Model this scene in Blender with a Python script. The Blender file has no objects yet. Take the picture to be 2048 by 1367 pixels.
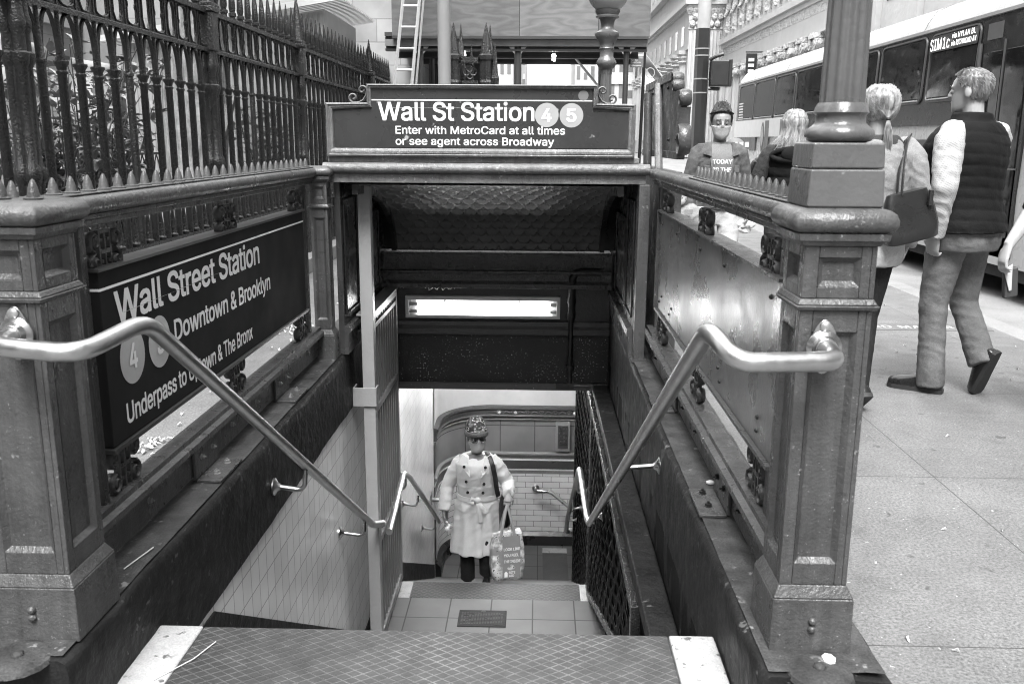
import bpy, bmesh, math, random
from mathutils import Vector, Matrix, Quaternion, noise as mnoise
R = math.radians
PI = math.pi
rnd = random.Random(7)
scene = bpy.context.scene
col = scene.collection

# ------------------------------------------------------------------ camera
PITCH, YAW, ROLL = R(12.6), R(1.55), R(0.35)
fw = Vector((-math.sin(YAW)*math.cos(PITCH), math.cos(YAW)*math.cos(PITCH), -math.sin(PITCH)))
r0 = Vector((math.cos(YAW), math.sin(YAW), 0)); u0 = r0.cross(fw)
rr = math.cos(ROLL)*r0 + math.sin(ROLL)*u0; uu = rr.cross(fw)
cam = bpy.data.cameras.new('camera')
cam.sensor_width = 36.0; cam.lens = 36.0*1800/2048
cam.clip_start = 0.05; cam.clip_end = 2000
cam.dof.use_dof = True; cam.dof.focus_distance = 5.6; cam.dof.aperture_fstop = 8.0
camo = bpy.data.objects.new('camera', cam); col.objects.link(camo)
M4 = Matrix(((rr.x, uu.x, -fw.x, 0), (rr.y, uu.y, -fw.y, 0), (rr.z, uu.z, -fw.z, 1.4), (0, 0, 0, 1)))
camo.matrix_world = M4
scene.camera = camo

# ------------------------------------------------------------------ light: overcast day, monochrome
SUN_EL, SUN_AZ = R(58), R(184)          # azimuth of the sun direction, clockwise from +Y
w = bpy.data.worlds.new('World'); scene.world = w; w.use_nodes = True
nt = w.node_tree; nt.nodes.clear()
sky = nt.nodes.new('ShaderNodeTexSky'); sky.sky_type = 'NISHITA'; sky.sun_disc = False
sky.sun_elevation = SUN_EL; sky.sun_rotation = SUN_AZ
sky.air_density = 2.0; sky.dust_density = 6.0; sky.ozone_density = 1.0
bw = nt.nodes.new('ShaderNodeRGBToBW'); bgn = nt.nodes.new('ShaderNodeBackground'); wo = nt.nodes.new('ShaderNodeOutputWorld')
nt.links.new(sky.outputs[0], bw.inputs[0])
ov = nt.nodes.new('ShaderNodeMapRange'); ov.clamp = False       # cloud cover: the clear-sky gradient is flattened towards an even white
for k_, v_ in (('From Min', 0.0), ('From Max', 10.0), ('To Min', 3.6), ('To Max', 6.0)): ov.inputs[k_].default_value = v_
nt.links.new(bw.outputs[0], ov.inputs['Value']); nt.links.new(ov.outputs[0], bgn.inputs[0]); nt.links.new(bgn.outputs[0], wo.inputs[0])
bgn.inputs['Strength'].default_value = 0.15
sun = bpy.data.lights.new('sun', 'SUN'); sun.energy = 1.2; sun.angle = R(28); sun.color = (1, 1, 1)
suno = bpy.data.objects.new('sun', sun); col.objects.link(suno)
sd = Vector((math.sin(SUN_AZ)*math.cos(SUN_EL), math.cos(SUN_AZ)*math.cos(SUN_EL), math.sin(SUN_EL)))
suno.rotation_euler = (-sd).to_track_quat('-Z', 'Y').to_euler(); suno.location = sd*40
vs = scene.view_settings
vs.view_transform = 'Standard'; vs.look = 'None'; vs.exposure = 2.6; vs.gamma = 1.0; vs.use_curve_mapping = False
scene.render.engine = 'CYCLES'
scene.cycles.pixel_filter_type = 'BLACKMAN_HARRIS'; scene.cycles.filter_width = 1.05
scene.cycles.max_bounces = 8; scene.cycles.use_denoising = True

# ------------------------------------------------------------------ materials
class NT:
    def __init__(s, name):
        s.m = bpy.data.materials.new(name); s.m.use_nodes = True
        s.t = s.m.node_tree; s.t.nodes.clear()
        s.out = s.t.nodes.new('ShaderNodeOutputMaterial'); s.b = s.t.nodes.new('ShaderNodeBsdfPrincipled')
        s.t.links.new(s.b.outputs[0], s.out.inputs[0])
        s.tc = s.t.nodes.new('ShaderNodeTexCoord')
        s.obj = s.tc.outputs['Object']
    def put(s, sock, v):
        if isinstance(v, bpy.types.NodeSocket): s.t.links.new(v, sock)
        elif isinstance(v, (int, float)) and sock.type in ('RGBA',): sock.default_value = (v, v, v, 1)
        elif isinstance(v, (int, float)) and sock.type == 'VECTOR': sock.default_value = (v, v, v)
        else: sock.default_value = v
    def node(s, typ, _o=0, _p=None, **kw):
        n = s.t.nodes.new('ShaderNode'+typ)
        for k, v in (_p or {}).items(): setattr(n, k, v)
        for k, v in kw.items():
            key = k.replace('_', ' ')
            s.put(n.inputs[int(k[1:])] if k[0] == 'i' and k[1:].isdigit() else n.inputs[key], v)
        return n.outputs[_o]
    def math(s, op, a, b=0.0, c=None):
        n = s.t.nodes.new('ShaderNodeMath'); n.operation = op
        s.put(n.inputs[0], a); s.put(n.inputs[1], b)
        if c is not None: s.put(n.inputs[2], c)
        return n.outputs[0]
    def map(s, scale=(1, 1, 1), rot=(0, 0, 0), loc=(0, 0, 0), src=None):
        return s.node('Mapping', Vector=src or s.obj, Scale=scale, Rotation=rot, Location=loc)
    def noise(s, scale, detail=4, vec=None, rough=.55):
        return s.node('TexNoise', Vector=vec or s.obj, Scale=scale, Detail=detail, Roughness=rough)
    def ramp(s, v, a, b, lo=0.0, hi=1.0):
        return s.node('MapRange', Value=v, From_Min=a, From_Max=b, To_Min=lo, To_Max=hi)
    def mix(s, f, a, b):
        n = s.t.nodes.new('ShaderNodeMix'); n.data_type = 'FLOAT'
        s.put(n.inputs[0], f); s.put(n.inputs[2], a); s.put(n.inputs[3], b); return n.outputs[0]
    def bump(s, h, strength=.3, dist=.01, prev=None):
        n = s.t.nodes.new('ShaderNodeBump'); n.inputs['Strength'].default_value = strength; n.inputs['Distance'].default_value = dist
        s.t.links.new(h, n.inputs['Height'])
        if prev is not None: s.t.links.new(prev, n.inputs['Normal'])
        return n.outputs[0]
    def done(s, color, rough=.5, metal=0.0, normal=None, spec=.5, emit=None, alpha=None):
        s.put(s.b.inputs['Base Color'], color); s.put(s.b.inputs['Roughness'], rough); s.put(s.b.inputs['Metallic'], metal)
        s.put(s.b.inputs['Specular IOR Level'], spec)
        if normal is not None: s.t.links.new(normal, s.b.inputs['Normal'])
        if emit: s.b.inputs['Emission Color'].default_value = (1, 1, 1, 1); s.b.inputs['Emission Strength'].default_value = emit
        return s.m

_cache = {}
def mat(name, c, rough=.5, metal=0.0, var=.15, vscale=3.0, bump=0.0, bscale=40.0, bdist=.01, spec=.5,
        chips=0.0, chipc=.5, chipscale=60.0, streak=0.0, emit=None, fine=0.0, stretch=None):
    if name in _cache: return _cache[name]
    n = NT(name)
    v = n.noise(vscale, 6, None, .65)
    if streak:
        v2 = n.noise(1.0, 5, n.map((30, 30, 1.2))); v = n.mix(streak, v, v2)
    c_ = n.ramp(v, .25, .75, c*(1-var), c*(1+var))
    if fine:
        f = n.noise(180, 2); c_ = n.math('MULTIPLY', c_, n.ramp(f, .3, .7, 1-fine, 1+fine))
    if chips:
        k = n.noise(chipscale, 3); k = n.ramp(k, 1-chips-.02, 1-chips+.02); k2 = n.ramp(n.noise(vscale*1.7, 3), .42, .6)
        c_ = n.mix(n.math('MULTIPLY', k, k2), c_, chipc)
    nm = None
    if bump:
        src = n.map(stretch) if stretch else None
        nm = n.bump(n.noise(bscale, 4, src), bump, bdist)
    rg = n.ramp(n.noise(vscale*2.3, 3), .3, .7, max(0, rough-.08), min(1, rough+.08))
    _cache[name] = n.done(c_, rg, metal, nm, spec, emit)
    return _cache[name]

# subway ironwork paint, thick and glossy
def wornpaint(name, c, chipc=.24, rough=.34, chip=.635, blot=.35, bump=.35):
    """Thick repainted ironwork: mottled tone and gloss, vertical drips, knocks down to older pale coats."""
    n = NT(name)
    big = n.ramp(n.noise(4.5, 8, None, .7), .3, .7, 1-blot, 1+blot)
    drip = n.ramp(n.noise(1.0, 5, n.map((38, 38, 2.2)), .65), .3, .7, .78, 1.25)
    c_ = n.math('MULTIPLY', n.math('MULTIPLY', big, drip), c)
    dirt = n.ramp(n.noise(18, 6, None, .75), .56, .72); c_ = n.mix(n.math('MULTIPLY', dirt, .55), c_, c*.35)
    k = n.math('MULTIPLY', n.ramp(n.noise(48, 6, None, .7), chip, chip+.03), n.ramp(n.noise(5, 4), .47, .58))
    k2 = n.ramp(n.noise(170, 2), .70, .73)
    kk = n.math('MAXIMUM', k, n.math('MULTIPLY', k2, .6)); c_ = n.mix(kk, c_, chipc)
    rg = n.ramp(n.noise(11, 6, None, .7), .35, .68, rough-.14, rough+.2)
    nm = n.bump(n.noise(30, 5, None, .6), bump, .012); nm = n.bump(n.noise(120, 3), bump*.6, .005, nm)
    return n.done(c_, rg, 0, nm, .42)
PAINT = wornpaint('ironwork_paint', .058)
PAINT2 = wornpaint('canopy_paint', .135, .42, .36, .60, .35, .6)
PAINTD = mat('dark_gloss_paint', .012, .3, bump=.3, bscale=45, bdist=.006, var=.3, chips=.3, chipc=.16, chipscale=120, spec=.4)
ORN = wornpaint('ornament_paint', .032, .14, .36)
CURB = mat('curb_paint', .012, .55, bump=.7, bscale=16, bdist=.015, var=.6, vscale=6, chips=.335, chipc=.1, chipscale=34, fine=.3, spec=.2)
CURBTOP = mat('curb_top_paint', .045, .6, bump=.6, bscale=18, bdist=.012, var=.75, vscale=7, chips=.35, chipc=.18, chipscale=26, fine=.35, spec=.25)
IRON = mat('black_iron', .016, .27, bump=.9, bscale=85, bdist=.008, var=.3, spec=.6)
STEEL = mat('brushed_steel', .45, .38, metal=1.0, var=.15, vscale=14, bump=.06, bscale=90)
STEELD = mat('steel_fitting', .42, .3, metal=1.0, var=.15)
ZINC = mat('zinc_bolt', .4, .4, metal=.8, var=.2)
SIGNP = mat('sign_panel', .030, .3, var=.25, vscale=4, chips=.29, chipc=.3, chipscale=14, spec=.4)
SIGND = mat('sign_enamel', .014, .75, var=.12, vscale=2, spec=.1)
WHITE = mat('white_lettering', .78, .5, var=.06, vscale=20)
ROUNDEL = mat('roundel_grey', .33, .4, var=.06, vscale=12)
WPAINT = mat('white_edge_paint', .31, .7, var=.2, vscale=9, chips=.36, chipc=.07, chipscale=28, fine=.15, bump=.3, bscale=80)
BLACK = mat('black_plastic', .012, .4)
DARK = mat('dark_void', .01, .8)
GREYM = mat('grey_metal', .25, .45, bump=.1)
LGREY = mat('light_grey_paint', .5, .5, var=.1)
GALV = mat('galvanised_steel', .33, .42, metal=.3, var=.2, bump=.1)

def tilemat(name, c, mortar, bw_, bh, axes, rough=.15, off=.5, msize=.004, var=.12, stain=.0, bump=.4, mdark=None):
    """Brick pattern laid in the plane of the two given object axes."""
    n = NT(name)
    sep = n.t.nodes.new('ShaderNodeSeparateXYZ'); n.t.links.new(n.obj, sep.inputs[0])
    cmb = n.t.nodes.new('ShaderNodeCombineXYZ')
    n.t.links.new(sep.outputs[axes[0]], cmb.inputs[0]); n.t.links.new(sep.outputs[axes[1]], cmb.inputs[1])
    b = n.t.nodes.new('ShaderNodeTexBrick'); b.offset = off
    n.t.links.new(cmb.outputs[0], b.inputs['Vector'])
    b.inputs['Scale'].default_value = 1.0
    b.inputs['Brick Width'].default_value = bw_; b.inputs['Row Height'].default_value = bh
    b.inputs['Mortar Size'].default_value = msize; b.inputs['Mortar Smooth'].default_value = .1
    b.inputs['Bias'].default_value = 0
    for k, q in (('Color1', c*(1-var)), ('Color2', c*(1+var)), ('Mortar', mortar)): b.inputs[k].default_value = (q, q, q, 1)
    cc = n.node('RGBToBW', Color=b.outputs[0])
    st = n.ramp(n.noise(1.6, 6), .35, .7, 1-stain, 1.0)
    cc = n.math('MULTIPLY', cc, st)
    inv = n.math('SUBTRACT', 1.0, b.outputs['Fac'])
    nm = n.bump(inv, bump, .004)
    nm = n.bump(n.noise(9, 2), .04, .02, nm)
    return n.done(cc, n.mix(b.outputs['Fac'], rough, .8), 0, nm)
TILEL = tilemat('stairwell_wall_tile', .86, .3, .10, .115, (1, 2), rough=.16, off=0, msize=.0026, stain=.16, var=.05, bump=.25)
TILEL2 = tilemat('passage_wall_tile', .5, .16, .06, .12, (1, 2), rough=.14, off=0, msize=.0022, stain=.5, var=.12, bump=.3)
TILEB = tilemat('passage_white_tile', .72, .14, .205, .072, (0, 2), rough=.2, msize=.003, stain=.12, var=.04)
FLOORT = tilemat('landing_floor_tile', .105, .035, .3, .3, (0, 1), rough=.6, off=0, msize=.005, stain=.4, var=.1, bump=.2)
ASHLAR = tilemat('church_ashlar', .34, .22, .8, .38, (0, 2), rough=.9, msize=.008, stain=.3, var=.12)

def sidewalkmat():
    n = NT('sidewalk_concrete')
    sep = n.t.nodes.new('ShaderNodeSeparateXYZ'); n.t.links.new(n.obj, sep.inputs[0])
    def line(o, size, off, wdt):
        f = n.math('FRACT', n.math('ADD', n.math('DIVIDE', sep.outputs[o], size), off))
        return n.math('LESS_THAN', n.math('MULTIPLY', n.math('ABSOLUTE', n.math('SUBTRACT', f, .5)), size), wdt)
    j = n.math('MAXIMUM', line(0, 1.37, .5-1.72/1.37, .0025), line(1, 1.35, .5-3.70/1.35+1, .0025))
    big = n.ramp(n.noise(.9, 7, None, .7), .3, .7, .66, 1.16)
    mid = n.ramp(n.noise(7, 5), .3, .7, .9, 1.08)
    fine = n.ramp(n.noise(95, 4, None, .8), .36, .64, .5, 1.5)
    spots = n.math('MULTIPLY', n.ramp(n.noise(9, 2), .69, .72, 1.0, .55), n.ramp(n.noise(2.3, 4), .60, .70, 1.0, .72))
    lite = n.math('MULTIPLY', n.ramp(n.noise(42, 2), .715, .73), .35)
    c = n.math('MULTIPLY', n.math('MULTIPLY', big, mid), n.math('MULTIPLY', fine, spots))
    c = n.math('ADD', n.math('MULTIPLY', c, .135), n.math('MULTIPLY', lite, .6))
    gv = n.node('TexVoronoi', Vector=n.map((1, 1, 1)), Scale=3.1); gum = n.math('LESS_THAN', n.math('ADD', gv, n.math('MULTIPLY', n.noise(30, 2), .05)), .085)
    c = n.mix(n.math('MULTIPLY', gum, .6), c, .05)
    c = n.mix(j, c, .045)
    nm = n.bump(n.noise(120, 3), .25, .004)
    return n.done(c, n.ramp(n.noise(3, 4), .3, .7, .42, .75), 0, nm, .4)
SIDEWALK = sidewalkmat()
def asphaltmat():
    n = NT('asphalt')
    c = n.math('MULTIPLY', n.ramp(n.noise(1.2, 6), .3, .7, .13, .23), n.ramp(n.noise(160, 2), .3, .7, .7, 1.3))
    return n.done(c, .75, 0, n.bump(n.noise(150, 2), .4, .004))
ASPHALT = asphaltmat()
GRANITE = mat('granite_kerb', .19, .7, var=.2, vscale=3, fine=.25, bump=.2, bscale=90)

def platemat(name, base, line, size=.032, ln=.1):
    """Cast stair-nosing plate: crossed raised diagonal ribs."""
    n = NT(name)
    sep = n.t.nodes.new('ShaderNodeSeparateXYZ'); n.t.links.new(n.obj, sep.inputs[0])
    a = n.math('ADD', n.math('DIVIDE', sep.outputs[0], size*1.5), n.math('DIVIDE', sep.outputs[1], size))
    b = n.math('SUBTRACT', n.math('DIVIDE', sep.outputs[0], size*1.5), n.math('DIVIDE', sep.outputs[1], size))
    def rib(q): return n.ramp(n.math('ABSOLUTE', n.math('SUBTRACT', n.math('FRACT', q), .5)), ln, ln*.35)
    h = n.math('MAXIMUM', rib(a), rib(b))
    wear = n.ramp(n.noise(3.5, 5), .3, .65); wear2 = n.math('MULTIPLY', n.ramp(n.noise(14, 5, None, .7), .3, .7, .65, 1.3), n.ramp(n.noise(2.2, 5), .35, .65, .7, 1.25))
    c = n.math('MULTIPLY', n.mix(n.math('MULTIPLY', h, wear), base, line), wear2)
    return n.done(c, .5, 0, n.bump(h, .5, .003), .5)
PLATE = platemat('stair_nosing_plate', .038, .11)
PLATE2 = platemat('lower_nosing_plate', .012, .055, .042, .09)

def woodmat():
    n = NT('plywood_hoarding')
    sep = n.t.nodes.new('ShaderNodeSeparateXYZ'); n.t.links.new(n.obj, sep.inputs[0])
    f = n.math('FRACT', n.math('DIVIDE', sep.outputs[0], 1.16)); joint = n.math('LESS_THAN', f, .008)
    pid = n.math('FLOOR', n.math('DIVIDE', sep.outputs[0], 1.16))
    off = n.t.nodes.new('ShaderNodeCombineXYZ'); n.t.links.new(n.math('MULTIPLY', pid, 7.3), off.inputs[2]); n.t.links.new(pid, off.inputs[0])
    vec = n.t.nodes.new('ShaderNodeVectorMath'); vec.operation = 'ADD'; n.t.links.new(n.obj, vec.inputs[0]); n.t.links.new(off.outputs[0], vec.inputs[1])
    ns = n.noise(1.3, 3, n.map((.55, 1, 2.0), src=vec.outputs[0]))
    g = n.math('FRACT', n.math('MULTIPLY', ns, 9.0)); g = n.math('ABSOLUTE', n.math('SUBTRACT', g, .5))
    grain = n.ramp(g, 0, .5, .80, 1.12); fib = n.ramp(n.noise(30, 3, n.map((1, 1, 9))), .3, .7, .93, 1.07)
    tone = n.ramp(n.noise(.6, 2, n.map((1, 1, .5))), .3, .7, .82, 1.16)
    pt = n.t.nodes.new('ShaderNodeTexWhiteNoise'); pt.noise_dimensions = '1D'; n.t.links.new(pid, pt.inputs['W'])
    tone2 = n.ramp(pt.outputs[0], 0, 1, .75, 1.2)
    c = n.math('MULTIPLY', n.math('MULTIPLY', grain, fib), n.math('MULTIPLY', tone, tone2))
    c = n.mix(joint, n.math('MULTIPLY', c, .15), .03)
    return n.done(c, .7, 0, None, .3)
PLY = woodmat()

# ------------------------------------------------------------------ mesh building
class MB:
    def __init__(s): s.v = []; s.f = []
    def add(s, vs, fs):
        o = len(s.v); s.v += [Vector(p) for p in vs]; s.f += [tuple(i+o for i in f) for f in fs]; return s
    def box(s, x0, x1, y0, y1, z0, z1, mtx=None):
        vs = [Vector((x, y, z)) for z in (z0, z1) for y in (y0, y1) for x in (x0, x1)]
        if mtx is not None: vs = [mtx @ p for p in vs]
        return s.add(vs, [(0, 2, 3, 1), (4, 5, 7, 6), (0, 1, 5, 4), (2, 6, 7, 3), (0, 4, 6, 2), (1, 3, 7, 5)])
    def loft(s, rings, caps=True, closed=False):
        n = len(rings[0]); vs = [p for r in rings for p in r]; fs = []
        m = len(rings)
        for i in range(m if closed else m-1):
            a, b = i*n, ((i+1) % m)*n
            for k in range(n):
                k2 = (k+1) % n; fs.append((a+k, a+k2, b+k2, b+k))
        if caps and not closed:
            fs.append(tuple(range(n-1, -1, -1))); fs.append(tuple((m-1)*n+k for k in range(n)))
        return s.add(vs, fs)
    def tube(s, pts, r, seg=10, caps=True, ref=None, closed=False):
        """Tube along points; r is a number, list of numbers or list of (ra, rb)."""
        P = [Vector(p) for p in pts]; n = len(P)
        if not isinstance(r, (list, tuple)): r = [r]*n
        T = []
        for i in range(n):
            if closed: d = P[(i+1) % n]-P[i-1]
            else: d = P[min(i+1, n-1)]-P[max(i-1, 0)]
            T.append(d.normalized() if d.length > 1e-9 else Vector((0, 0, 1)))
        u = Vector(ref) if ref is not None else (Vector((1, 0, 0)) if abs(T[0].x) < .8 else Vector((0, 1, 0)))
        rings = []
        for i in range(n):
            u = (u-T[i]*u.dot(T[i])).normalized(); v = T[i].cross(u)
            ra, rb = r[i] if isinstance(r[i], (list, tuple)) else (r[i], r[i])
            rings.append([P[i]+u*(ra*math.cos(2*PI*k/seg))+v*(rb*math.sin(2*PI*k/seg)) for k in range(seg)])
        return s.loft(rings, caps, closed)
    def cyl(s, a, b, r, seg=12, r2=None): return s.tube([a, b], [r, r2 if r2 is not None else r], seg)
    def lathe(s, c, prof, seg=20, ax=None, lobes=0, amp=0.0):
        """prof: (radius, height) pairs about a vertical axis through c."""
        rings = []
        for (r, z) in prof:
            ring = []
            for k in range(seg):
                a = 2*PI*k/seg; q = r*(1-amp*abs(math.sin(lobes*a/2))) if lobes else r
                p = Vector((q*math.cos(a), q*math.sin(a), z))
                if ax is not None: p = ax @ p
                ring.append(p+Vector(c))
            rings.append(ring)
        return s.loft(rings)
    def prism(s, poly, ext, o=(0, 0, 0)):
        """Extrude a planar 3-D polygon by vector ext."""
        P = [Vector(p)+Vector(o) for p in poly]; e = Vector(ext); n = len(P)
        fs = [tuple(range(n-1, -1, -1)), tuple(n+k for k in range(n))]
        fs += [(k, (k+1) % n, n+(k+1) % n, n+k) for k in range(n)]
        return s.add(P+[p+e for p in P], fs)
    def ball(s, c, r, seg=12, rings=8, sc=(1, 1, 1), mtx=None):
        c = Vector(c); rs = []
        for i in range(rings+1):
            t = max(.02, min(PI-.02, PI*i/rings))
            ring = [Vector((math.sin(t)*math.cos(2*PI*k/seg)*sc[0], math.sin(t)*math.sin(2*PI*k/seg)*sc[1], -math.cos(t)*sc[2]))*r for k in range(seg)]
            rs.append([((mtx @ p) if mtx is not None else p)+c for p in ring])
        return s.loft(rs)
    def sweep(s, path, prof, up=(0, 0, 1), caps=True):
        """Sweep a 2-D profile (side, up) along a path."""
        P = [Vector(p) for p in path]; n = len(P); rings = []
        for i in range(n):
            d = (P[min(i+1, n-1)]-P[max(i-1, 0)]).normalized(); sd_ = d.cross(Vector(up)).normalized(); u_ = sd_.cross(d)
            rings.append([P[i]+sd_*a+u_*b for a, b in prof])
        return s.loft(rings, caps)
    def grid(s, fn, nu, nv):
        vs = [fn(i/nu, j/nv) for j in range(nv+1) for i in range(nu+1)]
        fs = [(j*(nu+1)+i, j*(nu+1)+i+1, (j+1)*(nu+1)+i+1, (j+1)*(nu+1)+i) for j in range(nv) for i in range(nu)]
        return s.add(vs, fs)
    def xf(s, m):
        s.v = [m @ p for p in s.v]; return s
    def islands(s):
        par = list(range(len(s.v)))
        def fnd(a):
            while par[a] != a: par[a] = par[par[a]]; a = par[a]
            return a
        for f in s.f:
            for i in f[1:]: par[fnd(f[0])] = fnd(i)
        g = {}
        for f in s.f: g.setdefault(fnd(f[0]), []).append(f)
        out = []
        for fs in g.values():
            m = MB(); ix = {}
            for f in fs:
                for i in f:
                    if i not in ix: ix[i] = len(m.v); m.v.append(s.v[i])
                m.f.append(tuple(ix[i] for i in f))
            out.append(m)
        return out
    def each(s, name, m, parent, **k):      # every separate piece a part of its own
        return [q.build(name, m, parent, **k) for q in s.islands()]
    def build(s, name, m, parent=None, bevel=0.0, smooth=35, solid=0.0, fix=True):
        org = ORG[parent.name] if parent is not None else None
        me = bpy.data.meshes.new(name)
        if parent is None:
            lo = [min(p[i] for p in s.v) for i in range(3)]; hi = [max(p[i] for p in s.v) for i in range(3)]
            org = Vector(((lo[0]+hi[0])/2, (lo[1]+hi[1])/2, lo[2]))
        me.from_pydata([tuple(p-org) for p in s.v], [], s.f)
        if fix:
            b = bmesh.new(); b.from_mesh(me); bmesh.ops.recalc_face_normals(b, faces=b.faces); b.to_mesh(me); b.free()
        me.materials.append(m)
        o = bpy.data.objects.new(name, me); col.objects.link(o)
        if smooth:
            me.polygons.foreach_set('use_smooth', [True]*len(me.polygons)); me.set_sharp_from_angle(angle=R(smooth))
        if parent is not None: o.parent = parent
        else: o.location = org
        ORG[o.name] = org
        if bevel:
            q = o.modifiers.new('bevel', 'BEVEL'); q.width = bevel; q.segments = 2; q.limit_method = 'ANGLE'; q.angle_limit = R(40); q.harden_normals = True
        if solid:
            q = o.modifiers.new('solid', 'SOLIDIFY'); q.thickness = solid; q.offset = 0
        return o
ORG = {}
def tag(o, label=None, cat=None, group=None, kind=None):
    if label: o['label'] = label
    if cat: o['category'] = cat
    if group: o['group'] = group
    if kind: o['kind'] = kind
    return o
def thing(name, label, cat, loc, group=None, rotz=0.0):
    o = bpy.data.objects.new(name, None); col.objects.link(o); o.location = loc; o.rotation_euler = (0, 0, rotz)
    o.empty_display_size = .1
    ORG[o.name] = Vector((0, 0, 0)) if rotz or rotz == 0.0 and False else Vector(loc)
    return tag(o, label, cat, group)
def local(o):            # parts of this thing are given in its own coordinates
    ORG[o.name] = Vector((0, 0, 0)); return o
def struct(mb, name, m, **k): return tag(mb.build(name, m, **k), kind='structure')
def copy_part(src, parent, loc, name=None):
    c = src.copy(); col.objects.link(c); c.parent = parent; c.location = loc
    return c
def dup(root, loc, rotz=0.0, label=None):
    c = root.copy(); col.objects.link(c); c.location = loc; c.rotation_euler = (0, 0, rotz)
    if label: c['label'] = label
    for ch in root.children:
        d = ch.copy(); col.objects.link(d); d.parent = c
        for g in ch.children:
            e = g.copy(); col.objects.link(e); e.parent = d
    return c

# text: lettering as thin mesh, fitted to a given width and cap height
try:
    FONT = bpy.data.fonts.load(bpy.utils.system_resource('DATAFILES', path='fonts')+'/Inter.woff2')   # typeface that ships with Blender
except Exception:
    FONT = None
def glyphs(s, offset=.018, spacing=1.0):
    """Filled outlines; overlapping contours of a letter are laid a hair apart so that they never cancel."""
    cu = bpy.data.curves.new('t', 'FONT'); cu.body = s; cu.font = FONT or cu.font; cu.size = 1.0; cu.offset = 0; cu.space_character = spacing; cu.resolution_u = 4
    cu.dimensions = '3D'; cu.fill_mode = 'HALF'
    o = bpy.data.objects.new('t', cu); col.objects.link(o)
    me = bpy.data.meshes.new_from_object(o.evaluated_get(bpy.context.evaluated_depsgraph_get()))
    nb = {}
    for e in me.edges:
        a, b = e.vertices; nb.setdefault(a, []).append(b); nb.setdefault(b, []).append(a)
    seen = set(); loops = []
    # contour direction follows vertex order in the mesh
    for v0 in range(len(me.vertices)):
        if v0 in seen or v0 not in nb: continue
        lp = [v0]; seen.add(v0); cur = v0
        while True:
            nx = [q for q in nb[cur] if q not in seen]
            if not nx: break
            nx = [q for q in nx if q == cur+1] or nx
            cur = nx[0]; seen.add(cur); lp.append(cur)
        if len(lp) > 2: loops.append([me.vertices[q].co.to_2d() for q in lp])
    bpy.data.objects.remove(o); bpy.data.curves.remove(cu); bpy.data.meshes.remove(me)
    segs = [(a, b) for L in loops for a, b in zip(L, L[1:]+L[:1]) if abs(a.y-b.y) > 1e-9]
    def spans(y):                      # non-zero winding, thickened by the offset
        iv = []
        for d in (-offset*.8, 0.0, offset*.8):
            yy = y+d; xs = []
            for a, b in segs:
                if (a.y <= yy) != (b.y <= yy): xs.append((a.x+(b.x-a.x)*(yy-a.y)/(b.y-a.y), 1 if b.y > a.y else -1))
            xs.sort(); wn = 0
            for x, q in xs:
                if wn == 0: x0 = x
                wn += q
                if wn == 0 and x-x0 > 1e-5: iv.append((x0-offset, x+offset))
        iv.sort(); out = []
        for a, b in iv:
            if out and a <= out[-1][1]: out[-1] = (out[-1][0], max(b, out[-1][1]))
            else: out.append((a, b))
        return out
    if not segs: return [], []
    ya = min(min(a.y, b.y) for a, b in segs)-offset*.8; yb = max(max(a.y, b.y) for a, b in segs)+offset*.8
    N = 64; vs, fs = [], []
    for k in range(N):
        y0, y1 = ya+(yb-ya)*k/N, ya+(yb-ya)*(k+1)/N
        A, B, Cm = spans(y0+1e-4), spans(y1-1e-4), spans((y0+y1)/2)
        if len(A) != len(B) or len(A) != len(Cm): A = B = Cm
        for (a, b), (c, d) in zip(A, B):
            n0 = len(vs); vs += [Vector((a, y0, 0)), Vector((b, y0, 0)), Vector((d, y1, 0)), Vector((c, y1, 0))]; fs.append((n0, n0+1, n0+2, n0+3))
    return vs, fs
_cap = {}
def text(mb, s, o, ux, uy, width, cap, offset=.018, spacing=1.0, up=None):
    """Put text into mb with its lower-left at o along unit vectors ux, uy; cap height and total width in metres."""
    if offset not in _cap:
        hv, _ = glyphs('H', offset); _cap[offset] = (min(v.y for v in hv), max(v.y for v in hv))
    y0, y1 = _cap[offset]
    vs, fs = glyphs(s, offset, spacing)
    x0 = min(v.x for v in vs); x1 = max(v.x for v in vs)
    sx = width/(x1-x0); sy = cap/(y1-y0)
    ux, uy, o = Vector(ux), Vector(uy), Vector(o)
    uz = ux.cross(uy)*sy*.12
    return mb.add([o+ux*((v.x-x0)*sx)+uy*((v.y-y0)*sy)+uz*v.z for v in vs], fs)
def disc(mb, c, ux, uy, r, n=32):
    c, ux, uy = Vector(c), Vector(ux), Vector(uy)
    return mb.add([c+ux*(r*math.cos(2*PI*k/n))+uy*(r*math.sin(2*PI*k/n)) for k in range(n)], [tuple(range(n))])
def spiral(c, r0, r1, a0, turns, ux, uy, n=26):
    c, ux, uy = Vector(c), Vector(ux), Vector(uy); out = []
    for i in range(n+1):
        t = i/n; a = a0+2*PI*turns*t; r = r0+(r1-r0)*t
        out.append(c+ux*(r*math.cos(a))+uy*(r*math.sin(a)))
    return out
X_, Y_, Z_ = Vector((1, 0, 0)), Vector((0, 1, 0)), Vector((0, 0, 1))
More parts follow.
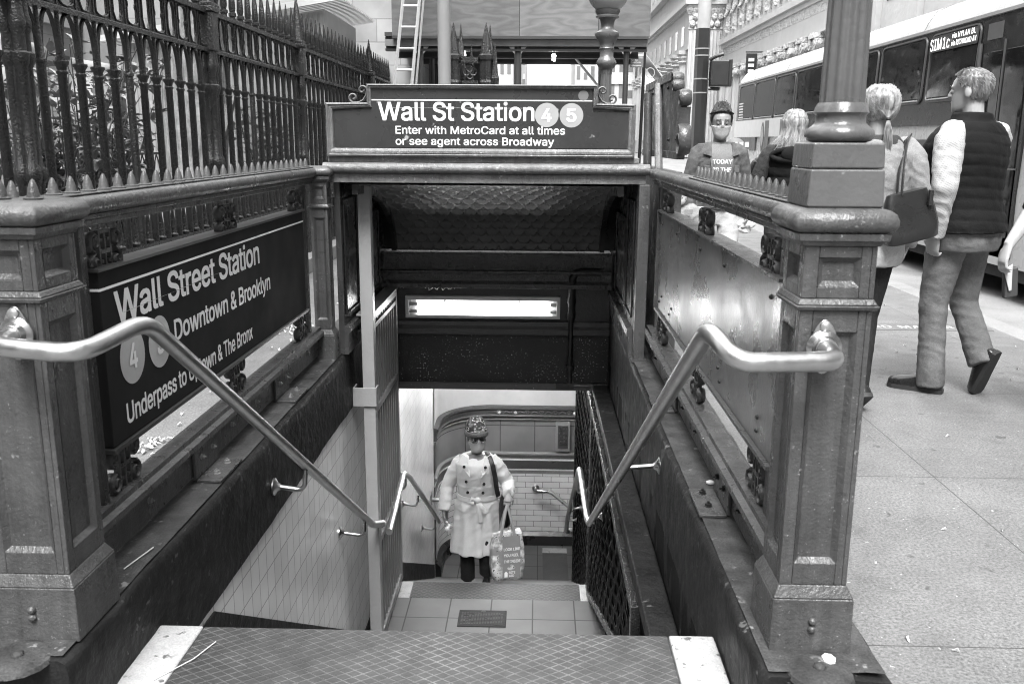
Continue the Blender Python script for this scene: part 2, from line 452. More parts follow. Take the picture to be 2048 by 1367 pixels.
# ================================================================== SETTING: ground, street, stairs
def holed(z, x0, x1, y0, y1, hx0=-1.2, hx1=.65, hy0=2.02, hy1=7.3):
    m = MB()
    def q(a, b, c, d): m.add([(a, c, z), (b, c, z), (b, d, z), (a, d, z)], [(0, 1, 2, 3)])
    q(x0, hx0, y0, y1); q(hx1, x1, y0, y1); q(hx0, hx1, y0, hy0); q(hx0, hx1, hy1, y1)
    return m
def at_origin(o):      # procedural grids of the pavement are laid in world metres
    d = o.location.copy(); o.data.transform(Matrix.Translation(d)); o.location = (0, 0, 0); ORG[o.name] = Vector((0, 0, 0)); return o
at_origin(struct(holed(-.16, -300, 300, -60, 900), 'ground', mat('ground_fill', .16, .9, var=.2)))
at_origin(struct(holed(0, -14, 3.55, -8, 120), 'sidewalk', SIDEWALK))
struct(MB().box(3.552, 3.76, -8, 120, -.15, .003), 'kerb', GRANITE, bevel=.015)
at_origin(struct(MB().add([(3.76, -8, -.11), (15.4, -8, -.11), (15.4, 300, -.11), (3.76, 300, -.11)], [(0, 1, 2, 3)]), 'road', ASPHALT))
at_origin(struct(MB().box(15.4, 40, -8, 300, -.15, .02), 'far_pavement', mat('far_pavement', .3, .7)))

# inlaid name strip in the pavement
t = thing('pavement_strip', 'dark granite strip with lettering set flush in the pavement', 'pavement strip', (2.2, 6.95, 0))
MB().box(.9, 3.5, 6.83, 7.07, -.02, .004).build('granite_strip', mat('dark_granite', .10, .6, var=.3, fine=.2), t)
m = MB(); text(m, 'RD MAJOR', (2.62, 6.9, .0055), (1, 0, 0), (0, 1, 0), .62, .1, .01, 1.1); m.build('lettering', mat('worn_letter', .42, .6), t, smooth=0)

# stairs
def stairs(name, y0, z0, n, tread, rise, x0, x1, mtl):
    pts = [(y0-.9, z0-.9*rise/tread-.35)]
    pts = []
    y, z = y0, z0
    pts.append((y-.35, z)); pts.append((y, z))
    for i in range(n):
        z -= rise; pts.append((y, z)); 
        if i < n-1: y += tread; pts.append((y, z))
    pts.append((y, z-.3)); pts.append((y0-.35, z0-.4))
    return struct(MB().prism([(x0, a, b) for a, b in pts], (x1-x0, 0, 0)), name, mtl)
STEPC = mat('step_concrete', .12, .65, var=.3, fine=.2, bump=.2)
stairs('stairs', 2.372, -.012, 11, .2905, .1716, -1.1, .53, STEPC)
struct(MB().box(-1.1, .5, 5.27, 6.3, -2.1, -1.9), 'landing', FLOORT)
stairs('lower_stairs', 6.3, -1.91, 10, .3, .15, -1.1, .5, STEPC)
struct(MB().box(-1.3, 2.6, 8.6, 10.6, -3.6, -3.4), 'passage_floor', FLOORT)

def nosing(label, x0, x1, y0, y1, z, we, pl, skew=0.0):
    t = thing('stair_nosing', label, 'step nosing', ((x0+x1)/2, y1, z))
    MB().box(x0+we, x1-we, y0, y1, z-.03, z).build('tread_plate', pl, t, bevel=.006)
    for a, b in ((x0, x0+we-.002), (x1-we+.002, x1)):
        n = 26; P = []
        m = MB().box(a, b, y0, y1+.001, z-.03, z+.0015)
        m.build('painted_edge', WPAINT, t, bevel=.006)
    return t
nosing('wide ribbed metal nosing of the top step with white painted ends', -1.098, .526, 2.0, 2.38, 0.0, .132, PLATE)
nosing('ribbed metal nosing at the far edge of the tiled landing', -1.0, .44, 6.06, 6.31, -1.898, .09, PLATE2)
t = thing('floor_nosing', 'dark tread strip with a white tip on the passage floor', 'step nosing', (.25, 9.5, -3.4))
MB().box(.11, .40, 8.9, 9.93, -3.41, -3.388).build('tread_plate', mat('dark_tread', .05, .7, fine=.3), t)
MB().box(.11, .40, 9.932, 10.06, -3.41, -3.387).build('painted_edge', WPAINT, t)
t = thing('floor_plaque', 'dark cast metal plaque set into the landing tiles', 'plaque', (-.35, 5.78, -1.9))
MB().box(-.525, -.185, 5.67, 5.89, -1.91, -1.892).build('frame', mat('plaque_bronze', .015, .6, bump=.2, spec=.15), t, bevel=.004)
m = MB()
for r_ in range(9):
    for k in range(16): 
        if rnd.random() < .88: m.box(-.505+k*.0188, -.505+k*.0188+.013, 5.693+r_*.018, 5.703+r_*.018, -1.893, -1.889)
m.lathe((-.35, 5.865, -1.892), [(.016, 0), (.016, .004), (.009, .005)], 14)
m.build('raised_lettering', mat('plaque_relief', .04, .6, spec=.2), t)

# ------------------------------------------------------------------ stairwell walls
SAME = dict(cat='wall')
o = MB().box(-1.35, -1.1, 2.3, 9.4, -3.6, -.15).build('stairwell_wall', TILEL); at_origin(o)
tag(o, 'glossy white tiled wall on the left side of the stairs', 'wall')
STR = [(2.3, .0), (2.3, -.02), (2.62, -.12)]
m = MB()   # sloping dark skirting that follows the flight
poly = [(2.4, -.17), (2.80, -.19), (5.30, -1.74), (6.36, -1.76), (9.2, -3.2), (9.2, -3.6), (2.4, -3.6)]
m.prism([(-1.1, a, b) for a, b in poly], (.006, 0, 0))
o = m.build('stair_skirting', CURB); tag(o, 'dark painted skirting following the steps below the tiles', 'skirting')
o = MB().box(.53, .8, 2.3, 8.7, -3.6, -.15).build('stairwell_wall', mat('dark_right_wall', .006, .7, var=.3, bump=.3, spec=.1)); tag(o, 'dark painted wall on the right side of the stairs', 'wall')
o = MB().box(-1.34, .79, 2.0, 2.25, -3.5, -.5).build('stairwell_wall', STEPC); tag(o, 'concrete wall under the top step', 'wall')

def curb(xi, xo, label):
    """Low painted concrete kerb wall that carries the railing; xi is the stair side."""
    s = 1 if xo > xi else -1
    t = thing('curb_wall', label, 'curb', ((xi+xo)/2, 1.9, 0))
    m = MB(); top = MB()
    prof = [(0, -.33 if s > 0 else -.16), (0, 0.0), (0, .1), (0, .17), (.005, .19), (.022, .2), (.09, .201), (.18, .2), (abs(xo-xi), .19), (abs(xo-xi), .02), (abs(xo-xi), -.1)]
    rings, N = [], 130
    for i in range(N+1):
        y = 1.87+(7.25-1.87)*i/N
        ring = []
        for a, b in prof:
            q = mnoise.noise(Vector((y*9, a*30, b*14)))*.006+mnoise.noise(Vector((y*2.3, a*8, b*5)))*.006
            ring.append(Vector((xi+s*(a+q*.9), y, b+(q if b > .15 else 0))))
        rings.append(ring)
    m.loft(rings); m.build('kerb_face', CURB, t, smooth=60)
    g = lambda u, v: Vector((xi+s*(.018+u*(abs(xo-xi)-.03)), 1.885+v*5.36, .206+.003*mnoise.noise(Vector((u*4, v*40, xi)))+.002*mnoise.noise(Vector((u*14, v*150, xi)))))
    top.grid(g, 12, 200); top.build('kerb_top', CURBTOP, t, smooth=60)
    return t
curb(-1.092, -1.36, 'dark painted concrete curb under the left railing')
CR = curb(.53, .83, 'dark painted concrete curb under the right railing')
o = MB().box(.418, .528, 2.45, 8.6, -.40, -.33); o = o.build('wall_ledge', CURB, bevel=.01); tag(o, 'narrow dark ledge above the black mesh panels', 'ledge')

# black expanded mesh panels folded along the right side
def mesh_panel(label, y0, y1, z1, zb0, zb1):
    t = thing('mesh_gate', label, 'gate', (.42, y0, zb0), 'black mesh panels along the stairs')
    f = MB(); wd = .05
    f.box(.395, .435, y0, y0+wd, zb0, z1); f.box(.395, .435, y1-wd, y1, zb1, z1); f.box(.397, .433, y0+wd, y1-wd, z1-wd, z1)
    f.prism([(.397, y0+wd, zb0), (.397, y1-wd, zb1), (.397, y1-wd, zb1+wd), (.397, y0+wd, zb0+wd)], (.036, 0, 0))
    f.build('frame', IRON, t, bevel=.003)
    m = MB(); st = .046; n = int((y1-y0-2*wd)/st); MESHM = mat('mesh_black', .008, .45, bump=.4, bscale=70, spec=.12)
    for i in range(n+1):
        yy = y0+wd+i*st; zb = zb0+(zb1-zb0)*(yy-y0)/(y1-y0)
        pts = []; k = 0; z = zb
        while z < z1-wd:
            pts.append((.415+.008*math.sin(k*PI/2+i), yy+.5*st*(abs((k+2*(i % 2)) % 4-2)-1), z)); z += .04; k += 1
        if len(pts) > 2: m.tube(pts, [(.006, .017)]*len(pts), 4)
    m.build('mesh_infill', MESHM, t, smooth=30)
    return t
mesh_panel('black mesh panel beside the lower flight, farther of two', 6.14, 8.5, -.42, -1.86, -3.25)
mesh_panel('black mesh panel beside the tiled landing, nearer of two', 3.3, 6.1, -.42, -.75, -1.86)

# ------------------------------------------------------------------ lower passage: back wall with a rounded corner
path = [Vector((-1.1, 9.3, 0)), Vector((-1.1, 9.62, 0))]
for k in range(1, 13):
    a = PI-PI/2*k/12; path.append(Vector((-.5+.6*math.cos(a), 9.62+.6*math.sin(a), 0)))
path += [Vector((-.1, 10.22, 0)), Vector((.5, 10.22, 0)), Vector((1.1, 10.22, 0)), Vector((2.4, 10.22, 0))]
bw_ = thing('passage_wall', 'tiled and panelled wall with a rounded corner at the foot of the stairs', 'wall', (0, 10.2, -3.4))
def band(name, prof, m, fine=1):
    """prof: (offset toward the passage, z) outline swept along the wall."""
    mb = MB(); rings = []
    for i, p in enumerate(path):
        d = (path[min(i+1, len(path)-1)]-path[max(i-1, 0)]).normalized(); nrm = Vector((d.y, -d.x, 0))
        rings.append([p+nrm*a+Z_*b for a, b in prof])
    mb.loft(rings); return mb.build(name, m, bw_, smooth=40)
PANELS = tilemat('panel_stone', .2, .07, .41, .5, (0, 2), rough=.5, off=0, msize=.006, stain=.4, var=.05)
band('plaster', [(0, -1.66), (.0, -.37), (-.1, -.37), (-.1, -1.66)], mat('cream_plaster', .42, .6, var=.12, bump=.15, bscale=8))
band('frieze', [(-.1, -1.80), (.03, -1.80), (.05, -1.77), (.035, -1.755), (.035, -1.70), (.055, -1.685), (.05, -1.66), (0, -1.648), (-.1, -1.648)], mat('frieze_bronze', .05, .4, bump=.4, bscale=30))
band('stone_panel', [(-.1, -2.23), (.0, -2.23), (0, -1.805), (-.1, -1.805)], PANELS)
band('cornice', [(-.1, -1.83), (.02, -1.83), (.03, -1.815), (.0, -1.8), (-.1, -1.8)], mat('stone_trim', .2, .5))
band('sill', [(-.1, -2.26), (.03, -2.26), (.03, -2.24), (.0, -2.225), (-.1, -2.225)], mat('stone_trim', .2, .5))
band('mosaic_band', [(-.1, -2.5), (.004, -2.5), (.004, -2.262), (-.1, -2.262)], mat('mosaic_grey', .2, .35, var=.2, fine=.3))
band('mosaic_stripe', [(0, -2.44), (.009, -2.44), (.009, -2.33), (0, -2.33)], mat('mosaic_dark', .06, .35, fine=.4))
for z in (-2.325, -2.45): band('white_stripe', [(0, z-.008), (.011, z-.008), (.011, z+.008), (0, z+.008)], mat('mosaic_white', .62, .35))
band('white_tile', [(-.1, -3.25), (0, -3.25), (0, -2.503), (-.1, -2.503)], TILEB)
band('base_cove', [(-.1, -3.4), (.07, -3.4), (.06, -3.28), (.02, -3.24), (-.1, -3.24)], mat('black_base', .015, .3))
m = MB()      # frieze ornament: running scroll in relief
for k in range(13):
    x = -.42+k*.165
    m.tube(spiral((x, 10.18, -1.727), .03, .008, 0 if k % 2 else PI, 1.2, X_, Z_*(1 if k % 2 else -1), 14), .006, 5)
    m.tube([(x+.04, 10.18, -1.745), (x+.08, 10.178, -1.71), (x+.13, 10.18, -1.735)], .006, 5)
m.build('frieze_relief', mat('frieze_relief', .09, .35), bw_)
m = MB()
for x in (-.42, -.23, .47): m.lathe((x, 10.172, -1.727), [(.0, -.004), (.022, -.003), (.026, .003), (.008, .01)], 10, Matrix.Rotation(R(90), 3, 'X'), lobes=5, amp=.35)
m.each('frieze_flower', mat('flower_white', .5, .5), bw_)
m = MB(); m.box(.25, .42, 10.17, 10.22, -2.2, -1.84); m.build('ornament_panel', mat('stone_trim', .2, .5), bw_, bevel=.005)
m = MB(); m.box(.275, .395, 10.163, 10.169, -2.16, -1.88)
for s in (-1, 1):
    for k in range(4): m.tube(spiral((.335+s*.026, 10.158, -1.915-k*.058), .024, .006, PI/2, s*1.3, X_, Z_, 12), .007, 5)
m.build('ornament_relief', mat('dark_relief', .05, .5), bw_)
o = MB().box(.47, .6, 9.95, 10.15, -3.4, -1.8).build('pilaster', mat('pilaster_dark', .05, .4), bw_)
MB().box(2.39, 2.5, 8.6, 10.3, -3.6, -.36).build('passage_wall', mat('cream_plaster', .42, .6)); 
tag(bpy.data.objects['passage_wall.001'], 'plain end wall of the underground passage', 'wall')
struct(MB().box(-1.3, 2.5, 6.6, 10.4, -.36, -.28), 'passage_ceiling', mat('cream_plaster', .42, .6))
m = MB()   # landing side panels, wall piece beside the lower flight
m.box(.5, .54, 8.6, 8.7, -3.4, -.36); m.box(.54, 2.5, 8.55, 8.6, -3.4, -.36)
o = m.build('passage_side_wall', mat('dark_right_wall', .02, .5)); tag(o, 'dark wall at the inner corner of the passage', 'wall')

# ------------------------------------------------------------------ lintel wall with fluorescent light
LY = 6.4
lw = thing('lintel_wall', 'black painted lintel wall across the stairs carrying the light', 'wall', (-.3, LY, -.37))
SPECK = mat('speckled_black_paint', .014, .5, bump=.3, bscale=60, chips=.36, chipc=.6, chipscale=85, var=.3)
MB().box(-1.099, .529, LY, LY+.2, -.36, .02).build('lower_wall', SPECK, lw)
MB().box(-1.099, .529, LY-.01, LY+.2, .021, .36).build('upper_wall', mat('upper_black', .035, .35, bump=.4, bscale=50, var=.3), lw)
MB().sweep([(-1.099, LY-.02, .075), (.529, LY-.02, .075)], [(0, -.05), (.035, -.04), (.04, 0), (.02, .02), (.02, .05), (0, .055)]).build('moulding', mat('moulding_black', .06, .35, bump=.6, bscale=60), lw)
MB().box(-1.099, .529, LY-.06, LY+.22, -.375, -.36).build('steel_angle', mat('angle_black', .02, .35, bump=.3, bscale=30), lw, bevel=.004)
MB().box(-1.099, .529, LY-.065, LY-.055, -.375, -.325).build('angle_edge', mat('angle_edge', .045, .35, bump=.4, bscale=30, chips=.3, chipc=.4), lw)
m = MB(); m.sweep([(-1.099, LY-.06, .43), (.529, LY-.06, .43)], [(0, -.06), (.05, -.05), (.055, -.02), (.03, .0), (.03, .05), (.07, .06), (.075, .075), (0, .075)])
m.box(-1.099, .529, LY-.08, LY+.2, .37, .62)
m.build('beam', mat('beam_paint', .07, .3, bump=1.0, bscale=38, bdist=.015, var=.4, chips=.3, chipc=.2), lw, smooth=30)
t = thing('fluorescent_light', 'lit double-tube fluorescent light fixture on the black lintel', 'light fixture', (-.385, LY-.02, .15))
f = MB(); x0, x1, z0, z1, d = -.94, .172, .152, .312, .05
f.box(x0, x1, LY-.06, LY-.02, z0, z0+.022); f.box(x0, x1, LY-.06, LY-.02, z1-.03, z1); f.box(x0, x0+.025, LY-.06, LY-.02, z0+.022, z1-.03); f.box(x1-.025, x1, LY-.06, LY-.02, z0+.022, z1-.03)
f.build('housing', mat('fixture_white', .45, .4, var=.1), t, bevel=.003)
MB().box(x0+.025, x1-.025, LY-.026, LY-.018, z0+.022, z1-.03).build('reflector', mat('reflector_white', .75, .4), t)
for z in (.2, .25):
    MB().cyl((x0+.09, LY-.04, z), (x1-.075, LY-.04, z), .016, 14).build('tube', mat('fluorescent_tube', .9, .5, emit=2.8), t)
    m = MB()
    for a, b in ((x0+.028, x0+.088), (x1-.073, x1-.028)):
        m.cyl((a, LY-.04, z), (b, LY-.04, z), .013, 12)
    m.each('socket', GREYM, t)
m = MB()
for x in (-.66, -.12): m.ball((x, LY-.028, z1-.04), .008, 8, 6)
m.each('screw', BLACK, t)
t = thing('conduit_pipe', 'dark pipe with elbows running down the lintel beside the light', 'pipe', (.24, LY-.05, -.35))
PIPE = mat('pipe_black', .015, .35, bump=.5, bscale=50)
MB().tube([(.45, LY-.09, .50), (.32, LY-.09, .50), (.275, LY-.09, .49), (.255, LY-.09, .455), (.25, LY-.06, .3), (.25, LY-.06, .15)], .028, 12).build('elbow', PIPE, t)
MB().cyl((.25, LY-.05, .16), (.25, LY-.05, -.34), .019, 12).build('pipe', PIPE, t)
m = MB()
for z in (.27, .17, -.22): m.cyl((.25, LY-.055, z), (.25, LY-.055, z+.035), .033, 12)
m.tube([(.2, LY-.05, -.335), (.4, LY-.05, -.345)], .02, 10); m.box(.15, .28, LY-.075, LY-.02, -.36, -.32)
m.each('coupling', PIPE, t)
t = thing('painted_scrawl', 'small white scrawl painted on the beam over the light', 'graffiti', (-.65, LY-.14, .36))
m = MB(); p = []
for k in range(16): p.append((-.79+k*.014, LY-.095, .375+.012*math.sin(k*1.9)*(1+.5*math.sin(k))))
m.tube(p, .003, 5); m.tube([(-.97, LY-.095, .375), (-.96, LY-.095, .395), (-.945, LY-.095, .375)], .003, 5); m.tube([(-.54, LY-.095, .375), (-.52, LY-.095, .39)], .003, 5)
m.build('scrawl', mat('chalk', .55, .8), t)

# unseen fixtures added to brighten the dark passage (hidden above the lower flight)
for yc, lb in ((7.0, 'added fluorescent tube fixture, out of view on the passage ceiling just behind the lintel'), (9.1, 'added fluorescent tube fixture, out of view on the passage ceiling at the foot of the stairs')):
    t = thing('fluorescent_light', lb, 'light fixture', (-.3, yc, -.4), 'added ceiling lights of the passage')
    MB().box(-.9, .3, yc-.1, yc+.1, -.41, -.361).build('housing', mat('fixture_white', .45, .4), t, bevel=.003)
    for y in (yc-.05, yc+.05): MB().cyl((-.86, y, -.43), (.26, y, -.43), .016, 12).build('tube', mat('added_ceiling_tube_%d' % int(yc), .9, .5, emit=10.5 if yc < 8 else 25.0), t)
# ================================================================== ENTRANCE IRONWORK
def pillar(cx, y0, w, label, lamp=False, small=False):
    """Square cast-iron newel with panelled faces; cx centre, y0 front face."""
    cy = y0+w/2; h = w/2
    t = thing('railing_pillar', label, 'pillar', (cx, cy, .2), 'cast iron pillars of the entrance')
    def frus(m, z0, z1, a, b): m.loft([[Vector((cx+sx*a, cy+sy*a, z0)) for sx, sy in ((-1, -1), (1, -1), (1, 1), (-1, 1))], [Vector((cx+sx*b, cy+sy*b, z1)) for sx, sy in ((-1, -1), (1, -1), (1, 1), (-1, 1))]])
    def panelled(m, z0, z1, hw, px, pz0, pz1, dep=.012):
        """Block whose four faces carry a sunk panel."""
        m.box(cx-hw+dep, cx+hw-dep, cy-hw+dep, cy+hw-dep, z0, z1)
        for k in range(4):
            q = Matrix.Translation((cx, cy, 0)) @ Matrix.Rotation(k*PI/2, 4, 'Z')
            for a0, a1, b0, b1 in ((-hw, -px, z0, z1), (px, hw-dep, z0, z1), (-px, px, z0, pz0), (-px, px, pz1, z1)):
                if a1 > a0 and b1 > b0: m.box(a0, a1, -hw, -hw+dep, b0, b1, q)
            bv = .012
            fr = [(-px, pz0), (px, pz0), (px, pz1), (-px, pz1)]
            inn = [(-px+bv, pz0+bv), (px-bv, pz0+bv), (px-bv, pz1-bv), (-px+bv, pz1-bv)]
            vs = [q @ Vector((a, -hw, b)) for a, b in fr]+[q @ Vector((a, -hw+dep*.98, b)) for a, b in inn]
            m.add(vs, [(i, (i+1) % 4, 4+(i+1) % 4, 4+i) for i in range(4)])
    m = MB(); frus(m, .2, .34, h+.012, h+.010); frus(m, .34, .37, h+.010, h-.006); m.build('base_block', PAINT, t, bevel=.004)
    m = MB(); panelled(m, .37, 1.035, h-.006, h-.036 if not small else h-.022, .425, .985); m.build('shaft', PAINT, t, bevel=.0025)
    m = MB(); frus(m, 1.035, 1.047, h+.002, h+.008); frus(m, 1.047, 1.062, h+.004, h-.005); m.build('band', PAINT, t, bevel=.004)
    m = MB(); panelled(m, 1.062, 1.178, h-.006, h-.04 if not small else h-.022, .088+1.0, 1.152); frus(m, 1.178, 1.19, h-.002, h+.005); frus(m, 1.19, 1.207, h+.012, h+.014); m.build('upper_block', PAINT, t, bevel=.0025)
    # octagonal bull-nosed cap
    m = MB(); o_ = h+.022
    pr = [(o_-.012, 1.208), (o_-.002, 1.214), (o_+.003, 1.224), (o_+.003, 1.236), (o_-.002, 1.249), (o_-.012, 1.257), (o_-.03, 1.262)]
    rings = []
    for a, z in pr:
        ch = .005
        rings.append([Vector((cx+x, cy+y, z)) for x, y in ((-a+ch, -a), (a-ch, -a), (a, -a+ch), (a, a-ch), (a-ch, a), (-a+ch, a), (-a, a-ch), (-a, -a+ch))])
    m.loft(rings); m.build('cap', PAINT, t, smooth=50)
    if not small:
        m = MB()
        for z in (.285, .265):
            m.ball((cx, y0-.014, z+.0), .010, 8, 6)
        m.each('bolt', PAINT, t)
        m = MB(); m.lathe((cx+(.0), y0-.09, .2), [(.001, .012), (.05, .010), (.075, .004), (.08, -.006)], 14); m.lathe((cx+.0, y0-.09, .206), [(.016, 0), (.016, .008), (.01, .014), (.001, .015)], 6)
        m.build('anchor_foot', CURBTOP, t, smooth=50)
    return t
LP = pillar(-1.212, 1.965, .195, 'thick square iron pillar at the near end of the left railing')
RP = pillar(.668, 1.985, .172, 'square iron pillar at the near end of the right railing, under the lamp column')
SP = pillar(-1.18, 4.86, .105, 'slim panelled iron pillar where the left railing meets the station sign', small=True)

def lamp_post(label, cx, cy, z0, gl):
    t = thing('lamp_post', label, 'street lamp', (cx, cy, z0), 'globe lamp posts of the station entrance')
    PL = mat('lamp_paint', .085, .32, bump=.2, bscale=60, chips=.28, chipc=.3, chipscale=50, var=.2)
    def sq(m, a, z): return [Vector((cx+x*a, cy+y*a, z)) for x, y in ((-1, -1), (1, -1), (1, 1), (-1, 1))]
    m = MB(); m.loft([sq(m, .083, z0), sq(m, .080, z0+.082)]); m.build('lower_plinth', PL, t, bevel=.005)
    m = MB(); m.loft([sq(m, .079, z0+.083), sq(m, .077, z0+.138)]); m.build('upper_plinth', PL, t, bevel=.005)
    q = z0+.138
    MB().lathe((cx, cy, q), [(.056, 0), (.068, .004), (.075, .014), (.073, .026), (.060, .036), (.054, .042), (.053, .058), (.059, .064), (.055, .076), (.050, .085)], 32).build('torus_base', PL, t, smooth=60)
    # fluted shaft
    m = MB(); rings = []; NF = 12; S = NF*6
    for (r_, z) in ((.049, q+.084), (.046, q+.35), (.041, q+.78)):
        rings.append([Vector((cx+r_*(1-.11*(math.sin(NF*2*PI*k/S/2)**2))*math.cos(2*PI*k/S), cy+r_*(1-.11*(math.sin(NF*2*PI*k/S/2)**2))*math.sin(2*PI*k/S), z)) for k in range(S)])
    m.loft(rings); m.build('fluted_shaft', PL, t, smooth=70)
    m = MB(); b = q+.78
    m.lathe((cx, cy, b), [(.043, -.03), (.043, 0), (.053, .008), (.072, .035), (.074, .055), (.06, .08), (.05, .09), (.05, .14), (.056, .15), (.05, .16), (.056, .19), (.08, .225), (.09, .245), (.088, .262), (.066, .275), (.05, .285), (.045, .31), (.055, .35), (.07, .365)], 30, lobes=24, amp=.06)
    m.build('capital', PL, t, smooth=50)
    MB().lathe((cx, cy, b+.365), [(.085, 0), (.086, .012), (.078, .02), (.09, .04), (.092, .055), (.07, .06)], 30).build('globe_collar', PL, t, smooth=40)
    g = MB().ball((cx, cy, b+.545), .15, 40, 24); g.build('globe', gl, t, smooth=180)
    return t
GL = mat('lamp_globe', .30, .25, var=.06, spec=.5)
lamp_post('tall lamp column with fluted shaft standing on the right pillar', .668, 2.071, 1.262, GL)
lamp_post('globe lamp post behind the station sign', .5, 7.0, 1.0, GL)
o = MB().box(.4, .6, 6.9, 7.1, 0, 1.0).build('lamp_pedestal', PAINT, bevel=.01); tag(o, 'square pedestal under the globe lamp behind the sign', 'pedestal')

# ------------------------------------------------------------------ railings
def ornament(m, x, y, z, s=1, hgt=.14):
    """Cast fret with side scrolls, drawn in the plane of the railing."""
    w = .075; h = hgt/2; d = .02
    def bar(a0, a1, b0, b1): m.box(x-d/2, x+d/2, y+a0, y+a1, z+b0, z+b1)
    e = .010
    bar(-w/2, -w/2+e, -h, h); bar(w/2-e, w/2, -h, h)
    bar(-w/2+e, w/2-e, h-e, h); bar(-w/2+e, w/2-e, -h, -h+e); bar(-w/2+e, w/2-e, -e*.6, e*.6)
    bar(-e/2, e/2, -h+e, -e*.6); bar(-e/2, e/2, e*.6, h-e)
    bar(-w/2+e, -w*.18, h*.45, h*.45+e); bar(w*.18, w/2-e, -h*.55, -h*.55+e); bar(w*.18, w/2-e, h*.45, h*.45+e); bar(-w/2+e, -w*.18, -h*.55, -h*.55+e)
    for sd_ in (-1, 1):
        for vz in (-1, 1):
            p = spiral((x, y+sd_*(w/2+.026), z+vz*h*.52), .030, .008, -vz*PI/2 if True else 0, 1.35*vz*sd_, Y_, Z_, 18)
            m.tube(p, [(.017, .0075)]*len(p), 6, ref=(1, 0, 0))
            m.cyl((x-.012, y+sd_*(w/2+.026), z+vz*h*.52), (x+.012, y+sd_*(w/2+.026), z+vz*h*.52), .012, 12)
def bolt(m, p, ax, r_=.012):
    q = Vector(ax).to_track_quat('Z', 'Y').to_matrix()
    m.lathe(p, [(r_*1.25, 0), (r_*1.25, .002), (r_, .003), (r_, .011), (r_*.4, .012), (r_*.4, .018), (.001, .018)], 6, q)
def railing(X, s, y0, y1, label, spikes, panel_label):
    """s = +1: stair side is +X (left railing)."""
    t = thing('stair_railing', label, 'railing', (X, (y0+y1)/2, .2), 'iron railings beside the stairs')
    pr = [(-.048, -.010), (-.042, -.022), (-.03, -.026), (.03, -.026), (.042, -.022), (.048, -.010), (.048, .006), (.042, .019), (.028, .026), (-.028, .026), (-.042, .019), (-.048, .006)]
    MB().sweep([(X, y0, 1.228), (X, y1, 1.228)], pr).build('top_rail', PAINT, t, smooth=50)
    m = MB(); m.box(X-.028, X+.028, y0, y1, 1.186, 1.201); m.box(X-.018, X+.018, y0, y1, 1.168, 1.186); m.build('under_rail', PAINT, t, bevel=.004)
    # spikes
    src = None; N = spikes[2]; yy = [spikes[0]+(spikes[1]-spikes[0])*k/(N-1) for k in range(N)]
    for y in yy:
        if src is None:
            src = MB().lathe((X, y, 1.2575), [(.021, 0), (.0215, .004), (.0145, .006), (.0135, .010), (.010, .028), (.0045, .042), (.001, .045)], 12).build('spike', PAINT, t, smooth=50); base = y
        else: copy_part(src, t, (0, y-base, 0))
    MB().box(X-.034, X+.034, spikes[0]-.04, spikes[1]+.04, 1.2535, 1.258).build('spike_strip', PAINT, t, bevel=.002)
    # bottom rail
    m = MB(); m.box(X-.014, X+.014, y0, y1, .225, .335); m.build('kick_plate', PAINT, t, bevel=.003)
    pb = [(-.05, -.01), (-.05, .01), (-.03, .016), (-.03, .034), (.03, .034), (.03, .016), (.05, .01), (.05, -.01), (.028, -.016), (-.028, -.016)]
    MB().sweep([(X, y0, .352), (X, y1, .352)], pb).build('bottom_rail', PAINT, t, smooth=30)
    # foot brackets bolted to the curb
    for y in (2.98, 3.98) if s > 0 else (2.75, 3.9):
        m = MB(); m.box(X+s*.0145, X+s*.026, y, y+.23, .215, .335); 
        a, b = sorted((X+s*.0265, X+s*.115)); m.box(a, b, y, y+.23, .207, .218)
        m.build('foot_bracket', PAINT, t, bevel=.003)
        m = MB()
        for dy in (.06, .17):
            bolt(m, (X+s*.026, y+dy, .285), (s, 0, 0), .009); bolt(m, (X+s*.075, y+dy+.01, .218), (0, 0, 1), .011)
        m.each('bolt', ZINC if s > 0 else PAINTD, t, smooth=0)
    m = MB()
    for y in (2.62, 3.4, 3.72, 4.62): bolt(m, (X+s*.0142, y, .29), (s, 0, 0), .009)
    m.each('bolt', ZINC if s > 0 else PAINTD, t, smooth=0)
    # cast ornaments
    for y in (2.50, 3.52, 4.56):
        for z, hh in ((1.09, .12), (.457, .155)):
            m = MB(); ornament(m, X, y, z, s, hh); m.build('scroll_ornament', ORN, t, smooth=40, bevel=.0015)
    m = MB(); m.box(X-.012, X+.012, 2.35, 2.385, .386, 1.168); m.box(X-.012, X+.012, 4.70, 4.735, .386, 1.168); m.each('upright_bar', ORN, t, bevel=.002)
    return t
RL = railing(-1.225, 1, 2.18, 4.86, 'left iron railing with small spikes on its top rail', (2.0, 4.8, 32), '')
RR = railing(.655, -1, 2.19, 5.02, 'right iron railing with small spikes, joining the lamp pillar', (2.3, 3.75, 20), '')
# the top-rail return over the left pillar carries a few more spikes
t = thing('pillar_spikes', 'short row of blunt iron spikes on top of the left pillar', 'spikes', (-1.25, 2.0, 1.268), 'iron railings beside the stairs')
for k in range(3): MB().lathe((-1.30+k*.075, 2.045, 1.262), [(.021, 0), (.0215, .004), (.0145, .006), (.0135, .010), (.010, .028), (.0045, .042), (.001, .045)], 12).build('spike', PAINT, t, smooth=50)

